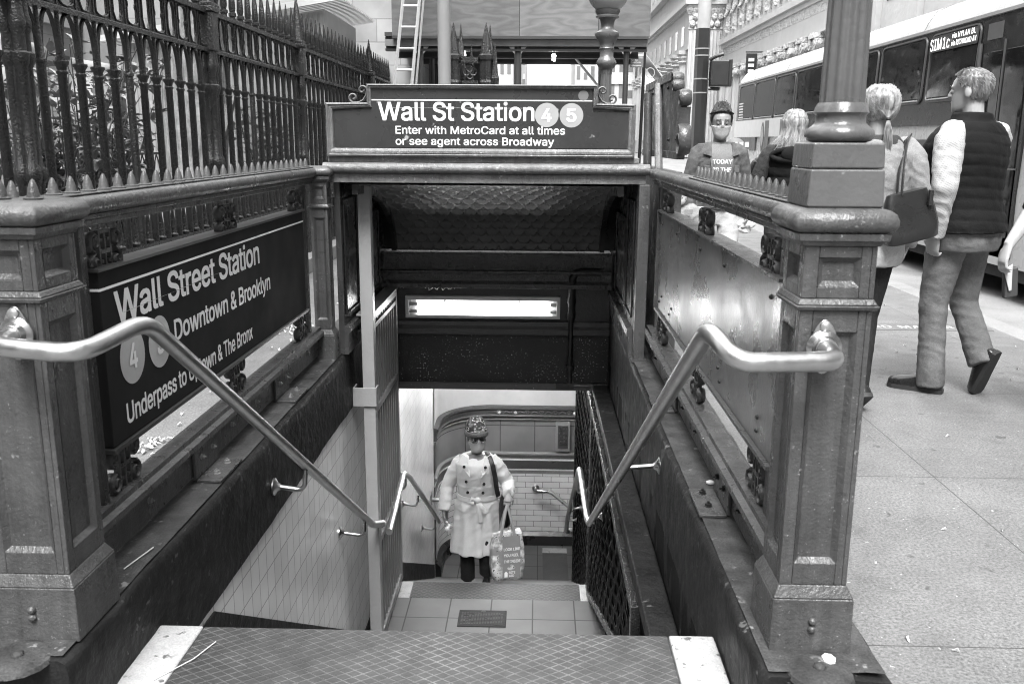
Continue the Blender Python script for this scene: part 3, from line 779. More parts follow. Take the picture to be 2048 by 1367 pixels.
# big station name board on the left railing
t = thing('station_board', 'long dark name board hung in the left railing with white station lettering', 'sign', (-1.2, 3.5, .53))
MB().box(-1.262, -1.2, 2.41, 4.6, .535, 1.042).build('board', SIGND, t, bevel=.003)
m = MB(); m.box(-1.268, -1.19, 2.395, 4.615, 1.043, 1.052); m.box(-1.268, -1.19, 2.395, 4.615, .522, .534); m.build('channel_strip', mat('board_channel', .04, .4), t)
XB = -1.198
m = MB(); m.box(-1.2005, XB, 2.41, 4.6, .988, .995); m.box(-1.262, -1.2, 2.4085, 2.41, .988, .995); m.build('white_line', WHITE, t, smooth=0)
m = MB(); u_, v_ = (0, 1, 0), (0, 0, 1)
text(m, 'Wall Street Station', (XB, 2.487, .877), u_, v_, 1.355, .098, .016, .97)
text(m, 'Downtown & Brooklyn', (XB, 2.888, .742), u_, v_, 1.09, .072, .016, .97)
text(m, 'Underpass to Uptown & The Bronx', (XB, 2.502, .578), u_, v_, 1.19, .062, .016, .97)
m.build('lettering', mat('board_lettering', .62, .5, var=.06), t, smooth=0)
m = MB(); disc(m, (XB, 2.572, .769), u_, v_, .083); disc(m, (XB, 2.768, .769), u_, v_, .083); m.build('route_disc', ROUNDEL, t, smooth=0)
m = MB(); text(m, '4', (XB+.002, 2.545, .73), u_, v_, .054, .078, .022); text(m, '5', (XB+.002, 2.742, .73), u_, v_, .052, .078, .022); m.each('route_number', mat('board_lettering', .62, .5), t, smooth=0)

# blank back of the board in the right railing
t = thing('blank_board', 'plain painted metal board with rivets in the right railing', 'sign', (.66, 3.5, .53))
MB().box(.640, .70, 2.33, 4.72, .545, 1.045).build('board', mat('board_back', .10, .30, spec=.6, var=.3, streak=.5, vscale=2, bump=.12, bscale=70, chips=.26, chipc=.02, chipscale=30), t, bevel=.003)
m = MB(); m.box(.625, .705, 2.32, 4.74, 1.046, 1.056); m.box(.625, .705, 2.32, 4.74, .532, .544); m.box(.625, .705, 4.725, 4.745, .545, 1.045); m.build('channel_strip', PAINT, t)
m = MB()
for y in (2.5, 3.1, 3.6, 4.2, 4.62):
    for z in (.59, .63, .99): m.ball((.639, y+rnd.uniform(-.08, .08), z), .0075, 8, 6)
m.each('rivet', PAINTD, t)

# ------------------------------------------------------------------ canopy over the stairs
cp = thing('stair_canopy', 'iron canopy with a curved scale-patterned ceiling over the stairs', 'canopy', (-.3, 5.6, .2))
YF = 4.95
MB().sweep([(-1.16, YF-.01, 1.25), (.60, YF-.01, 1.25)], [(-.04, -.014), (-.04, .022), (0, .03), (.026, .026), (.04, .008), (.038, -.012), (.02, -.026), (0, -.028)]).build('front_rail', PAINT2, cp, smooth=50)
MB().box(-1.15, .585, YF-.012, YF+.02, 1.172, 1.222).build('fascia', PAINT2, cp, bevel=.003)
MB().box(-1.14, .545, YF-.004, YF+.05, 1.28, 1.312).build('sign_apron', PAINT2, cp, bevel=.004)
# vault
VX0, VX1, VA, VB, VZ, VY = -1.0, .45, 1.36, .52, .64, 4.98
def vault(u, v):
    a = v*PI/2; x = VX0+u*(VX1-VX0)
    rw = v*15; row = math.floor(rw); fr = rw-row
    cu = (x/.09+.5*(row % 2)) % 1.0-.5
    # drooping scale: outline narrows to a tip that overlaps the row below
    edge = math.sqrt(max(0, 1-(2*cu)**2))*.75+.25
    h = .011*max(0, fr/edge)**1.3 if fr < edge else .0
    h += .007*math.exp(-(cu/.10)**2-((fr-edge+.1)/.12)**2)
    rr_ = -h
    return Vector((x, VY+(VA+rr_)*math.sin(a), VZ+(VB+rr_)*math.cos(a)))
MB().grid(vault, 210, 210).build('scaled_ceiling', mat('ceiling_gloss', .09, .34, bump=.25, bscale=60, bdist=.004, var=.3, spec=.25), cp, smooth=50)
m = MB()
def outer(u, v):
    a = v*PI/2; return Vector((-1.15+u*1.71, VY+(VA+.06)*math.sin(a), VZ+(VB+.05)*math.cos(a)))
m.grid(outer, 2, 24); m.build('outer_shell', PAINTD, cp, smooth=50)
for xa, s in ((VX0, -1), (VX1, 1)):    # arch ribs
    m = MB(); rings = []
    for k in range(25):
        a = PI/2*k/24
        def P_(r_, dx): return Vector((xa+dx, VY+(VA+r_)*math.sin(a), VZ+(VB+r_)*math.cos(a)))
        rings.append([P_(-.055, s*.02), P_(-.055, s*-.012), P_(.0, s*-.012), P_(.0, s*.02)])
    m.loft(rings); m.build('arch_rib', PAINTD, cp, smooth=40)
for xa, s in ((-1.09, 1), (.545, -1)):       # side walls with raised panel mouldings
    m = MB(); a, b = sorted((xa, xa-s*.03)); m.box(a, b, 4.99, 6.75, .2, 1.17); m.build('side_wall', mat('canopy_side', .04, .26, bump=.3, bscale=50, bdist=.005, var=.4, chips=.24, chipc=.12, chipscale=90), cp)
    m = MB(); q = xa+s*.012; e = .014
    for (ya, yb, za, zb) in ((5.04, 5.42, .42, 1.08), (5.48, 6.15, .42, 1.08 if False else .95)):
        for (c0, c1, d0, d1) in ((ya, ya+e, za, zb), (yb-e, yb, za, zb), (ya+e, yb-e, za, za+e), (ya+e, yb-e, zb-e, zb)):
            aa, bb = sorted((xa, q)); m.box(aa, bb, c0, c1, d0, d1)
    m.build('panel_moulding', PAINTD, cp, bevel=.004)
    m = MB(); m.sweep([(xa, 4.99, .30), (xa, 6.7, .30)], [(0, -.1), (s*.02, -.1), (s*.02, .02), (s*.035, .03), (s*.03, .06), (0, .065)], ); m.build('base_moulding', mat('canopy_base', .05, .28, bump=.6, bscale=50, bdist=.006, var=.5, chips=.3, chipc=.25, chipscale=60), cp, smooth=30)
MB().box(.545, .605, 4.90, 4.965, .2, 1.172).build('corner_post', PAINT, cp, bevel=.004)
MB().box(-1.14, .6, 6.76, 6.8, .0, 1.2).build('back_wall', PAINTD, cp)
m = MB(); m.box(.53, .615, 4.885, 4.98, .2, .215); m.build('post_foot', PAINT, cp)

# station sign above the canopy
t = thing('station_sign', 'stepped dark sign board over the stairs with white station lettering', 'sign', (-.31, YF, 1.305))
zb, zs, zt = 1.312, 1.592, 1.688; xl, xr, xl2, xr2 = -1.135, .515, -.913, .311
out = [(xl, zb), (xr, zb), (xr, zs), (xr2, zs), (xr2, zt), (xl2, zt), (xl2, zs), (xl, zs)]
MB().prism([(a, YF, b) for a, b in out], (0, .05, 0)).build('back_board', PAINT2, t, bevel=.003)
# moulded frame: mitred sweep round the outline
m = MB(); prof = [(0, 0), (0, .028), (.009, .034), (.018, .026), (.022, .03), (.033, .024), (.04, .008), (.04, 0)]
n_ = len(out); P2 = [Vector((a, b)) for a, b in out]; rings = []
for i in range(n_):
    e1 = (P2[i]-P2[i-1]).normalized(); e2 = (P2[(i+1) % n_]-P2[i]).normalized()
    n1 = Vector((-e1.y, e1.x)); n2 = Vector((-e2.y, e2.x)); b_ = (n1+n2); b_ = b_/max(.3, b_.dot(n1))
    sc_ = .62 if i in (3, 4, 5, 6) else 1
    rings.append([Vector((P2[i].x+b_.x*a*sc_, YF-d, P2[i].y+b_.y*a*sc_)) for a, d in prof])
m.loft(rings, caps=False, closed=True); m.build('frame_moulding', PAINT2, t, smooth=30)
inn = [(xl+.042, zb+.048), (xr-.038, zb+.048), (xr-.038, zs-.042), (xr2-.027, zs-.042), (xr2-.027, zt-.016), (xl2+.022, zt-.016), (xl2+.022, zs-.03), (xl+.042, zs-.042)]
MB().prism([(a, YF-.012, b) for a, b in inn], (0, .0115, 0)).build('panel', SIGNP, t)
m = MB(); m.sweep([(xl+.02, YF-.02, zb+.03), (xr-.02, YF-.02, zb+.03)], [(-.02, -.02), (0, -.02), (.012, -.012), (.012, .0), (0, .014), (-.02, .014)]); m.build('sill_moulding', PAINT2, t, smooth=40)
YT = YF-.0145
m = MB(); m.box(xl2+.022, xr2-.027, YT, YF-.0125, 1.604, 1.610); m.build('white_line', WHITE, t, smooth=0)
m = MB()
text(m, 'Wall St Station', (-.857, YT, 1.501), X_, Z_, .835, .096, .013, .99)
text(m, 'Enter with MetroCard at all times', (-.765, YT, 1.432), X_, Z_, .908, .041, .012, 1.0)
text(m, 'or see agent across Broadway', (-.766, YT, 1.374), X_, Z_, .851, .041, .012, 1.0)
m.build('lettering', WHITE, t, smooth=0)
m = MB(); disc(m, (.044, YT, 1.533), X_, Z_, .063, 48); disc(m, (.175, YT, 1.532), X_, Z_, .063, 48); m.build('route_disc', ROUNDEL, t, smooth=0)
m = MB(); text(m, '4', (.017, YT-.0015, 1.498), X_, Z_, .054, .07, .02); text(m, '5', (.149, YT-.0015, 1.498), X_, Z_, .052, .07, .02); m.each('route_number', WHITE, t, smooth=0)
m = MB(); disc(m, (.236, YT, 1.634), X_, Z_, .027); m.build('faded_disc', mat('faded_disc', .15, .35), t, smooth=0)
for xs, s in ((xl2, -1), (xr2, 1)):
    m = MB(); c1 = (xs+s*.028, YF+.01, zs+.066); c2 = (xs+s*.078, YF+.01, zs+.028)
    p = list(reversed(spiral(c1, .024, .006, PI if s > 0 else 0, -s*1.05, X_, Z_, 16)))
    p += [Vector((xs+s*.008, YF+.01, zs+.04)), Vector((xs+s*.025, YF+.01, zs+.014)), Vector((xs+s*.05, YF+.01, zs+.002))]
    p += spiral(c2, .026, .006, -PI/2, s*1.1, X_, Z_, 16)
    m.tube(p, [(.014, .006)]*len(p), 6, ref=(0, 1, 0)); m.build('scroll', PAINT2, t, smooth=50)

# side sign seen from behind, above the right railing
t = thing('side_sign', 'back of a stepped iron sign board with scroll ends above the right railing', 'sign', (.72, 5.6, 1.28))
XS = .72
poly = [(4.72, 1.31), (6.35, 1.31), (6.35, 1.60), (6.2, 1.60), (6.2, 1.765), (5.02, 1.765), (5.02, 1.66), (4.72, 1.66)]
MB().prism([(XS, a, b) for a, b in poly], (.03, 0, 0)).build('board', PAINT, t, bevel=.004)
m = MB(); m.box(XS-.012, XS, 5.03, 6.2, 1.72, 1.765); m.box(XS-.012, XS, 4.72, 6.3, 1.31, 1.35); m.build('edge_strip', PAINT, t, bevel=.003)
m = MB()
for y, z in ((5.2, 1.69), (5.9, 1.69), (4.8, 1.41), (5.1, 1.41), (5.9, 1.41)): m.ball((XS-.003, y, z), .009, 8, 6)
m.each('rivet', PAINTD, t)
m = MB()
p = spiral((XS+.015, 4.97, 1.72), .038, .012, 0, 1.3, Y_, Z_, 18); m.tube(p, [(.03, .008)]*len(p), 6, ref=(1, 0, 0))
p = spiral((XS+.015, 4.95, 1.685), .032, .01, PI/2, 1.2, Y_, Z_, 18); m.tube(p, [(.03, .008)]*len(p), 6, ref=(1, 0, 0))
p = spiral((XS+.015, 4.70, 1.61), .04, .012, PI/2, 1.3, Y_, Z_, 18); m.tube(p, [(.03, .009)]*len(p), 6, ref=(1, 0, 0))
p = [Vector((XS+.015, 4.69, 1.57)), Vector((XS+.015, 4.70, 1.53))]+spiral((XS+.015, 4.70, 1.40), .085, .02, PI/2, 1.35, Y_, Z_, 24); m.tube(p, [(.03, .009)]*len(p), 6, ref=(1, 0, 0))
m.each('scroll', PAINT, t, smooth=50)
m = MB(); m.cyl((.685, 5.75, 1.2), (.685, 5.85, 1.69), .026, 12); m.build('prop_pipe', PAINT, t)
MB().tube([(.67, 5.1, 1.24), (.70, 5.5, 1.72)], .022, 10).build('prop_bar', PAINT2, t)
o = MB().box(.66, .78, 4.95, 6.8, .2, 1.24).build('side_parapet', PAINT, bevel=.005); tag(o, 'painted iron parapet under the back of the side sign', 'parapet')

# ------------------------------------------------------------------ handrails
def flange(t, p, ax):
    q = Vector(ax).to_track_quat('Z', 'Y').to_matrix()
    m = MB(); m.lathe(p, [(.040, 0), (.040, .006), (.028, .012), (.026, .03)], 20, q); m.prism([Vector((p[0]+.030*math.cos(a)*(1-.2*abs(math.sin(a))**3), p[1]-.004, p[2]+.002+.062*math.sin(a))) for a in [2*PI*i/28 for i in range(28)]], (0, .006, 0)); m.build('flange', STEELD, t, bevel=.002)
    m = MB()
    for dz in (.049, -.046): m.lathe((p[0], p[1]-.005, p[2]+dz), [(.012, 0), (.012, .004), (.007, .007), (.001, .008)], 10, q)
    m.each('screw', ZINC, t)
def smoothpath(pts, rad=.06, n=7):
    P = [Vector(p) for p in pts]; out = [P[0]]
    for i in range(1, len(P)-1):
        a, b, c = P[i-1], P[i], P[i+1]; r_ = min(rad, (a-b).length*.45, (c-b).length*.45)
        s_, e_ = b+(a-b).normalized()*r_, b+(c-b).normalized()*r_
        for k in range(n+1):
            f = k/n; out.append(s_*(1-f)**2+b*2*f*(1-f)+e_*f*f)
    return out+[P[-1]]
def bracket(t, wall, rail):
    w_, r_ = Vector(wall), Vector(rail); d = Vector((r_.x-w_.x, 0, 0)).normalized()
    q = d.to_track_quat('Z', 'Y').to_matrix()
    m = MB(); m.lathe(w_, [(.037, 0), (.037, .006), (.02, .016), (.013, .03)], 18, q)
    mid = Vector((r_.x, w_.y, w_.z-.005))
    m.tube(smoothpath([w_+d*.02, mid+Z_*-.01, Vector((r_.x, r_.y, r_.z-.026))], .1, 8), .0105, 10)
    m.build('bracket', STEELD, t, smooth=50)
RAD = .0218
t = thing('handrail', 'steel handrail on the left sweeping from the pillar down the stairs', 'handrail', (-.97, 3.6, -.9), 'steel stair handrails')
MB().tube(smoothpath([(-1.175, 1.955, .966), (-1.175, 1.872, .958), (-.985, 1.86, .945), (-.955, 2.13, .965), (-.965, 5.02, -.86), (-.94, 5.2, -.93)], .07), RAD, 18, ref=(0, 0, 1)).build('rail', STEEL, t, smooth=60)
flange(t, (-1.175, 1.962, .966), (0, -1, 0))
for y in (3.52, 4.72): bracket(t, (-1.091 if y < 4 else -1.1, y, -.02-.63*(y-3.52)), (-.96, y+.02, .965-(y+.02-2.13)*.6315))
t = thing('handrail', 'steel handrail on the right sweeping from the lamp pillar down the stairs', 'handrail', (.36, 3.6, -.9), 'steel stair handrails')
MB().tube(smoothpath([(.64, 1.955, .955), (.64, 1.872, .948), (.42, 1.835, .95), (.375, 1.92, 1.005), (.348, 5.25, -.93), (.345, 5.35, -.94)], .07), RAD, 18, ref=(0, 0, 1)).build('rail', STEEL, t, smooth=60)
flange(t, (.64, 1.972, .955), (0, -1, 0))
for y in (3.6, 5.0): bracket(t, (.53 if y < 4 else .418, y, .07-.6*(y-3.6)), (.362, y+.02, 1.005-(y+.02-1.92)*.581))
t = thing('handrail', 'lower steel handrail on the left beside the barred gate', 'handrail', (-.95, 6.5, -2), 'steel stair handrails')
MB().tube(smoothpath([(-.9, 5.2, -.985), (-.96, 6.22, -.99), (-.97, 6.6, -1.16), (-.97, 8.6, -2.42)], .07), RAD, 14, ref=(0, 0, 1)).build('rail', STEEL, t, smooth=60)
for y in (6.35, 7.0, 8.2): bracket(t, (-1.1, y, -1.15-.63*(y-6.35)), (-.968, y+.02, -1.03-.62*(y-6.3)))
t = thing('handrail', 'lower steel handrail on the right beside the black mesh', 'handrail', (.34, 6.5, -2), 'steel stair handrails')
MB().tube(smoothpath([(.345, 5.36, -.96), (.335, 6.3, -.96), (.335, 8.35, -2.25), (.335, 8.6, -2.5), (.36, 8.62, -2.52)], .07), RAD, 14, ref=(0, 0, 1)).build('rail', STEEL, t, smooth=60)
for y in (6.45, 7.2, 7.9): bracket(t, (.418, y, -1.2-.6*(y-6.45)), (.335, y+.02, -1.06-.63*(y-6.43)))
t = thing('handrail', 'short steel handrail curving along the white tiles of the passage', 'handrail', (.2, 10.12, -2.7), 'steel stair handrails')
MB().tube(smoothpath([(.02, 10.2, -2.68), (.02, 10.12, -2.68), (.2, 10.12, -2.69), (.5, 10.0, -2.9)], .05), .021, 12, ref=(0, 0, 1)).build('rail', STEELD, t, smooth=60)
MB().lathe((.02, 10.21, -2.68), [(.045, 0), (.045, .01), (.03, .02)], 16, Matrix.Rotation(R(90), 3, 'X')).build('flange', STEELD, t)
t = thing('handrail', 'short return of a steel handrail on the curved passage wall', 'handrail', (-.95, 9.2, -2.3), 'steel stair handrails')
MB().tube(smoothpath([(-1.09, 9.0, -2.35), (-1.0, 9.0, -2.35), (-.93, 9.05, -2.36), (-.95, 9.05, -2.7)], .05), .021, 12, ref=(0, 1, 0)).build('rail', STEELD, t, smooth=60)
MB().box(-1.1, -1.085, 8.95, 9.05, -2.42, -2.28).build('flange', STEELD, t)

# ------------------------------------------------------------------ gate post and folded gate
t = thing('gate_post', 'tall pale square post standing left of the stairs under the canopy', 'post', (-.99, 5.2, -1.9))
GP = mat('gate_post_paint', .25, .4, bump=.4, bscale=70, bdist=.004, var=.12, chips=.26, chipc=.06, chipscale=30)
MB().box(-1.03, -.957, 5.165, 5.235, -1.9, 1.171).build('post', GP, t, bevel=.005)
m = MB(); m.box(-1.09, -.95, 5.152, 5.164, -.16, -.045); m.box(-.956, -.948, 5.164, 5.24, -.16, -.045); m.box(-1.09, -1.08, 5.164, 5.25, -.16, -.045); m.build('clamp', GP, t, bevel=.003)
t = thing('barred_gate', 'grey barred gate folded back against the left tiled wall', 'gate', (-1.02, 5.75, -1.85))
GG = mat('gate_paint', .15, .36, bump=.3, bscale=60, bdist=.004, var=.2)
m = MB(); y0, y1, zt = 5.27, 6.26, .37
m.box(-1.03, -.985, y0, y0+.05, -1.84, zt); m.box(-1.03, -.985, y1-.05, y1, -1.84, zt)
m.box(-1.03, -.985, y0+.05, y1-.05, zt-.04, zt); m.box(-1.028, -.987, y0+.05, y1-.05, zt-.10, zt-.07)
m.box(-1.028, -.987, y0+.05, y1-.05, -.27, -.23); m.box(-1.028, -.987, y0+.05, y1-.05, -1.15, -1.11); m.box(-1.028, -.987, y0+.05, y1-.05, -1.84, -1.78)
m.build('frame', GG, t, bevel=.003)
MB().box(-1.075, -.98, y0-.02, y1, zt+.002, zt+.014).build('cap_plate', mat('gate_cap', .3, .4, var=.15, bump=.3), t, bevel=.003)
src = None
for k in range(10):
    y = y0+.10+k*(y1-y0-.2)/9
    if src is None: src = MB().box(-1.018, -.998, y-.01, y+.01, -1.78, zt-.04).build('bar', GG, t); b0 = y
    else: copy_part(src, t, (0, y-b0, 0))
MB().box(-1.03, -.985, y0+.0, y0+.07, -.5, -.40).build('lock_box', GG, t)
MB().cyl((-.98, 5.31, -1.05), (-.98, 5.31, -.75), .012, 10).build('pull_handle', LGREY, t)
# ================================================================== CHURCHYARD FENCE
FX = -2.6
fence = thing('churchyard_fence', 'tall black iron fence with gothic arches, tracery and spear tops', 'fence', (FX, 9, 0))
cols_y = [1.85, 4.62, 7.33, 10.08, 14.3, 16.3]
def column(y, h=2.87):
    m = MB()
    for a in range(4):
        q = Vector((FX+.034*math.cos(PI/4+a*PI/2), y+.034*math.sin(PI/4+a*PI/2), 0))
        m.lathe(q, [(.03, .05), (.03, 1.16), (.042, 1.18), (.048, 1.21), (.042, 1.245), (.03, 1.27), (.03, 1.74), (.04, 1.76), (.046, 1.79), (.046, 1.81), (.034, 1.82), (.032, 1.90), (.042, 1.93), (.046, 1.96), (.036, 2.0), (.034, 2.07)], 14)
    m.lathe((FX, y, 0), [(.05, .05), (.05, 2.07)], 10)
    c = m.build('column', IRON, fence, smooth=40)
    m = MB(); m.box(FX-.068, FX+.068, y-.068, y+.068, 2.071, 2.36); m.box(FX-.08, FX+.08, y-.08, y+.08, 2.361, 2.40); m.box(FX-.072, FX+.072, y-.072, y+.072, 2.401, 2.43)
    m.build('column_block', IRON, fence, bevel=.006)
    MB().lathe((FX, y, 2.43), [(.07, 0), (.062, .05), (.034, .28), (.012, .42), (.003, .46)], 8, lobes=8, amp=.25).build('spire', IRON, fence, smooth=20)
for y in cols_y: column(y)
bal = dog = spear = None
counts = [13, 12, 12, 19, 9]
broken = {(1, 1), (1, 6), (2, 5)}
for b, n in enumerate(counts):
    ya, yb = cols_y[b], cols_y[b+1]; st = (yb-ya)/(n+1)
    m = MB(); m.sweep([(FX, ya, 2.075), (FX, yb, 2.075)], [(-.03, -.016), (-.03, .01), (-.02, .018), (.02, .018), (.03, .01), (.03, -.016)]); m.build('middle_rail', IRON, fence, smooth=30)
    m = MB(); m.sweep([(FX, ya, 2.365), (FX, yb, 2.365)], [(-.034, -.02), (-.034, .012), (-.02, .02), (.02, .02), (.034, .012), (.034, -.02)]); m.build('top_rail', IRON, fence, smooth=30)
    m = MB(); m.box(FX-.022, FX+.022, ya+.06, yb-.06, .69, .715); m.box(FX-.022, FX+.022, ya+.06, yb-.06, .16, .19); m.build('low_rail', IRON, fence)
    # tracery plate: alternate trefoil pairs and notched rectangles
    m = MB()
    nc = n+1
    for k in range(nc):
        yc = ya+(k+.5)*st; zc = 2.222; w2, h2 = st*.5-.004, .127; NN = 28; ring0 = []; ring1 = []
        for q in range(NN):
            a = 2*PI*q/NN; c_, s_ = math.cos(a), math.sin(a)
            rr2 = min(w2/max(1e-6, abs(c_)), h2/max(1e-6, abs(s_))); ring0.append((rr2*c_, rr2*s_))
            if k % 2 == 0:
                rad = max(.034, .112*abs(s_)**1.0*(1.0 if abs(s_) > .35 else .4)); x_ = rad*c_*1.7; z_ = rad*s_
                x_ = math.copysign(min(abs(x_), .066), x_)
            else:
                rr3 = min(.052/max(1e-6, abs(c_)), .11/max(1e-6, abs(s_))); x_, z_ = rr3*c_, rr3*s_
                if abs(z_) > .075: x_ = math.copysign(min(abs(x_), .03), x_)
            ring1.append((x_, z_))
        for xo in (FX-.006, FX+.006):
            vs = [Vector((xo, yc+a, zc+b_)) for a, b_ in ring0]+[Vector((xo, yc+a, zc+b_)) for a, b_ in ring1]
            m.add(vs, [(i, (i+1) % NN, NN+(i+1) % NN, NN+i) for i in range(NN)])
        vs = [Vector((FX-.006, yc+a, zc+b_)) for a, b_ in ring1]+[Vector((FX+.006, yc+a, zc+b_)) for a, b_ in ring1]
        m.add(vs, [(i, (i+1) % NN, NN+(i+1) % NN, NN+i) for i in range(NN)])
        # raised outline
        m.tube([Vector((FX+.008, yc+a*1.14, zc+b_*1.06)) for a, b_ in ring1], .006, 5, closed=True)
        m.box(FX-.011, FX+.011, yc+w2-.003, yc+w2+.011, zc-h2, zc+h2)
    m.build('tracery_panel', IRON, fence, smooth=30)
    for k in range(1, n+1):
        y = ya+k*st
        if bal is None or (b, k) in broken:
            m = MB()
            prof = [(.024, .03), (.024, 1.735), (.03, 1.742), (.03, 1.752), (.024, 1.757), (.027, 1.775), (.04, 1.795), (.04, 1.806), (.022, 1.81), (.017, 1.9), (.012, 2.06)]
            if (b, k) in broken: prof = [(.024, .03), (.024, 1.78), (.03, 1.785), (.03, 1.8), (.022, 1.81), (.012, 2.06)]
            m.lathe((FX, y, 0), prof, 12)
            for s in (-1, 1):
                p = [Vector((FX, y+s*(.018+.086*(1-math.cos(t*PI/2))), 1.80+.26*math.sin(t*PI/2)**.9)) for t in [i/7 for i in range(8)]]
                m.tube(p, [(.014, .011)]*8, 6, ref=(1, 0, 0))
            o = m.build('baluster', IRON, fence, smooth=40)
            if (b, k) not in broken: bal = o; by = y
        else: copy_part(bal, fence, (0, y-by, 0))
        if spear is None:
            m = MB(); m.lathe((FX, y, 2.384), [(.026, 0), (.026, .022), (.034, .026), (.034, .05), (.022, .055), (.03, .09), (.024, .2), (.004, .36)], 8)
            spear = m.build('spear', IRON, fence, smooth=25); sy = y
            dog = MB().lathe((FX, y+st/2, .715), [(.03, 0), (.034, .01), (.034, .02), (.026, .026), (.024, .035), (.018, .12), (.004, .24)], 10).build('dog_spike', IRON, fence, smooth=40)
        else:
            copy_part(spear, fence, (0, y-sy, 0)); copy_part(dog, fence, (0, y-sy, 0))
o = MB().box(FX-.18, FX+.18, 1.5, 16.5, 0, .16).build('fence_plinth', GRANITE, bevel=.01); tag(o, 'low stone plinth under the churchyard fence', 'plinth')
# leaning dark strut and rear brace behind the balusters
for i, (y0, y1) in enumerate(((7.3, 8.35), (10.4, 11.35))):
    o = MB().tube([(-2.9, y0, .25), (-2.75, y1, 1.85)], [(.05, .03)]*2, 8).build('fence_brace', IRON)
    tag(o, ['slanting black iron brace behind the fence, in front of the tree trunk', 'slanting black iron brace behind the farther bay of the fence'][i], 'brace')

# ------------------------------------------------------------------ churchyard
struct(MB().box(-13.9, -2.8, 1, 40, .0, .06), 'churchyard_ground', mat('churchyard_soil', .1, .95, var=.4, bump=.4, bscale=14))
m = MB()
def tarp(u, v):
    y = 3+u*13; z = .06+v*2.55
    x = -5.9+.13*math.sin(y*1.9+z*1.2)+.09*math.sin(y*4.1-z*2.3)+.05*math.sin(z*5+y)+.12*mnoise.noise(Vector((y*.8, z*1.4, 3)))
    return Vector((x, y, z-.25*v*abs(math.sin(y*.62))))
m.grid(tarp, 130, 30)
o = m.build('tarpaulin', mat('tarpaulin_cloth', .55, .6, var=.08, bump=.1, bscale=5), solid=.01, smooth=180); tag(o, 'pale tarpaulin hanging in folds behind the bushes', 'tarpaulin')
CH = thing('church_building', 'pale stone church wall with ashlar courses behind the fence', 'building', (-8, 16.2, 0))
MB().box(-13, -2.02, 16.2, 17.2, 0, 9).build('wall', ASHLAR, CH)
m = MB(); m.box(-9.2, -8.0, 3, 16.2, 0, 9); o2 = m.build('side_wall', tilemat('church_side', .30, .2, .8, .38, (1, 2), rough=.9, msize=.008, stain=.3, var=.12), CH)
m = MB(); m.box(-13, -1.99, 16.13, 16.2, 4.2, 4.4); m.box(-7.99, -7.9, 3, 16.1, 3.2, 3.4); m.build('string_course', mat('church_trim', .36, .8), CH)
# small shed with corrugated roof
t = thing('garden_shed', 'small shed with a corrugated metal roof behind the fence', 'shed', (-4.2, 13.6, 0))
m = MB()
def corr(x0, x1, y, z0f, z1f, n):   # ribbed wall
    for i in range(n):
        x = x0+(x1-x0)*i/n; m.box(x, x+(x1-x0)/n*.55, y-.012, y, z0f, z1f(x))
for (ya, yb) in ((12.5, 14.6),):
    m.prism([(-5.6, ya, .06), (-2.85, ya, .06), (-2.85, ya, 3.08), (-5.6, ya, 2.62)], (0, yb-ya, 0))
    corr(-5.6, -2.85, ya, .06, lambda x: 2.62+(x+5.6)/2.75*.46, 42)
m.build('ribbed_wall', mat('shed_wall', .33, .5, var=.06), t, smooth=0)
m = MB(); nn = 46
for i in range(nn):
    y = 12.3+i*.055
    m.prism([(-5.9, y, 2.66), (-2.6, y, 3.2), (-2.6, y, 3.225), (-5.9, y, 2.685)], (0, .05 if i % 2 else .03, 0))
m.prism([(-5.9, 12.28, 2.62), (-2.58, 12.28, 3.17), (-2.58, 12.28, 3.25), (-5.9, 12.28, 2.70)], (0, .02, 0))
m.build('corrugated_roof', mat('shed_roof', .55, .4, var=.05), t, smooth=0)
# low inner railing
t = thing('low_railing', 'low thin iron railing with spear points among the bushes', 'railing', (-4.4, 8, .06))
m = MB(); m.box(-4.415, -4.385, 4.2, 13.6, 1.22, 1.245); m.box(-4.415, -4.385, 4.2, 13.6, .2, .225); m.build('rail', IRON, t)
pk = None
for k in range(48):
    y = 4.3+k*.19
    if pk is None:
        m = MB(); m.lathe((-4.4, y, 0), [(.012, .06), (.012, .98), (.026, .99), (.026, 1.01), (.012, 1.02), (.012, 1.25), (.02, 1.27), (.016, 1.32), (.001, 1.47)], 6)
        for s in (-1, 1): m.tube([(-4.4, y+s*.01, 1.02), (-4.4, y+s*.05, 1.15), (-4.4, y+s*.095, 1.22)], .008, 4)
        pk = m.build('picket', IRON, t); py = y
    else: copy_part(pk, t, (0, y-py, 0))
# tree trunk
def bark():
    n = NT('tree_bark'); a = n.noise(6, 6, n.map((3, 3, .6))); c = n.math('MULTIPLY', n.ramp(a, .3, .7, .08, .28), n.ramp(n.noise(40, 3), .3, .7, .8, 1.2))
    return n.done(c, .9, 0, n.bump(a, .9, .03))
BARK = bark()
LEAFM = mat('shrub_leaf', .17, .55, var=.4, vscale=9)
t = thing('churchyard_tree', 'thick rough tree trunk close behind the iron fence', 'tree', (-3.7, 9.6, .06))
m = MB(); rings = []
for i in range(22):
    z = .05+i*.21; ring = []
    rb = .36-.05*min(1, z/1.2)+.15*max(0, .4-z)
    for k in range(22):
        a = 2*PI*k/22; q = rb*(1+.10*math.sin(3*a+z)+.09*mnoise.noise(Vector((math.cos(a)*2.5, math.sin(a)*2.5, z*1.3))))
        ring.append(Vector((-3.7+.05*z+q*math.cos(a), 9.6+.06*z+q*math.sin(a), z)))
    rings.append(ring)
m.loft(rings); m.build('trunk', BARK, t, smooth=60)
m = MB()
limbs = []
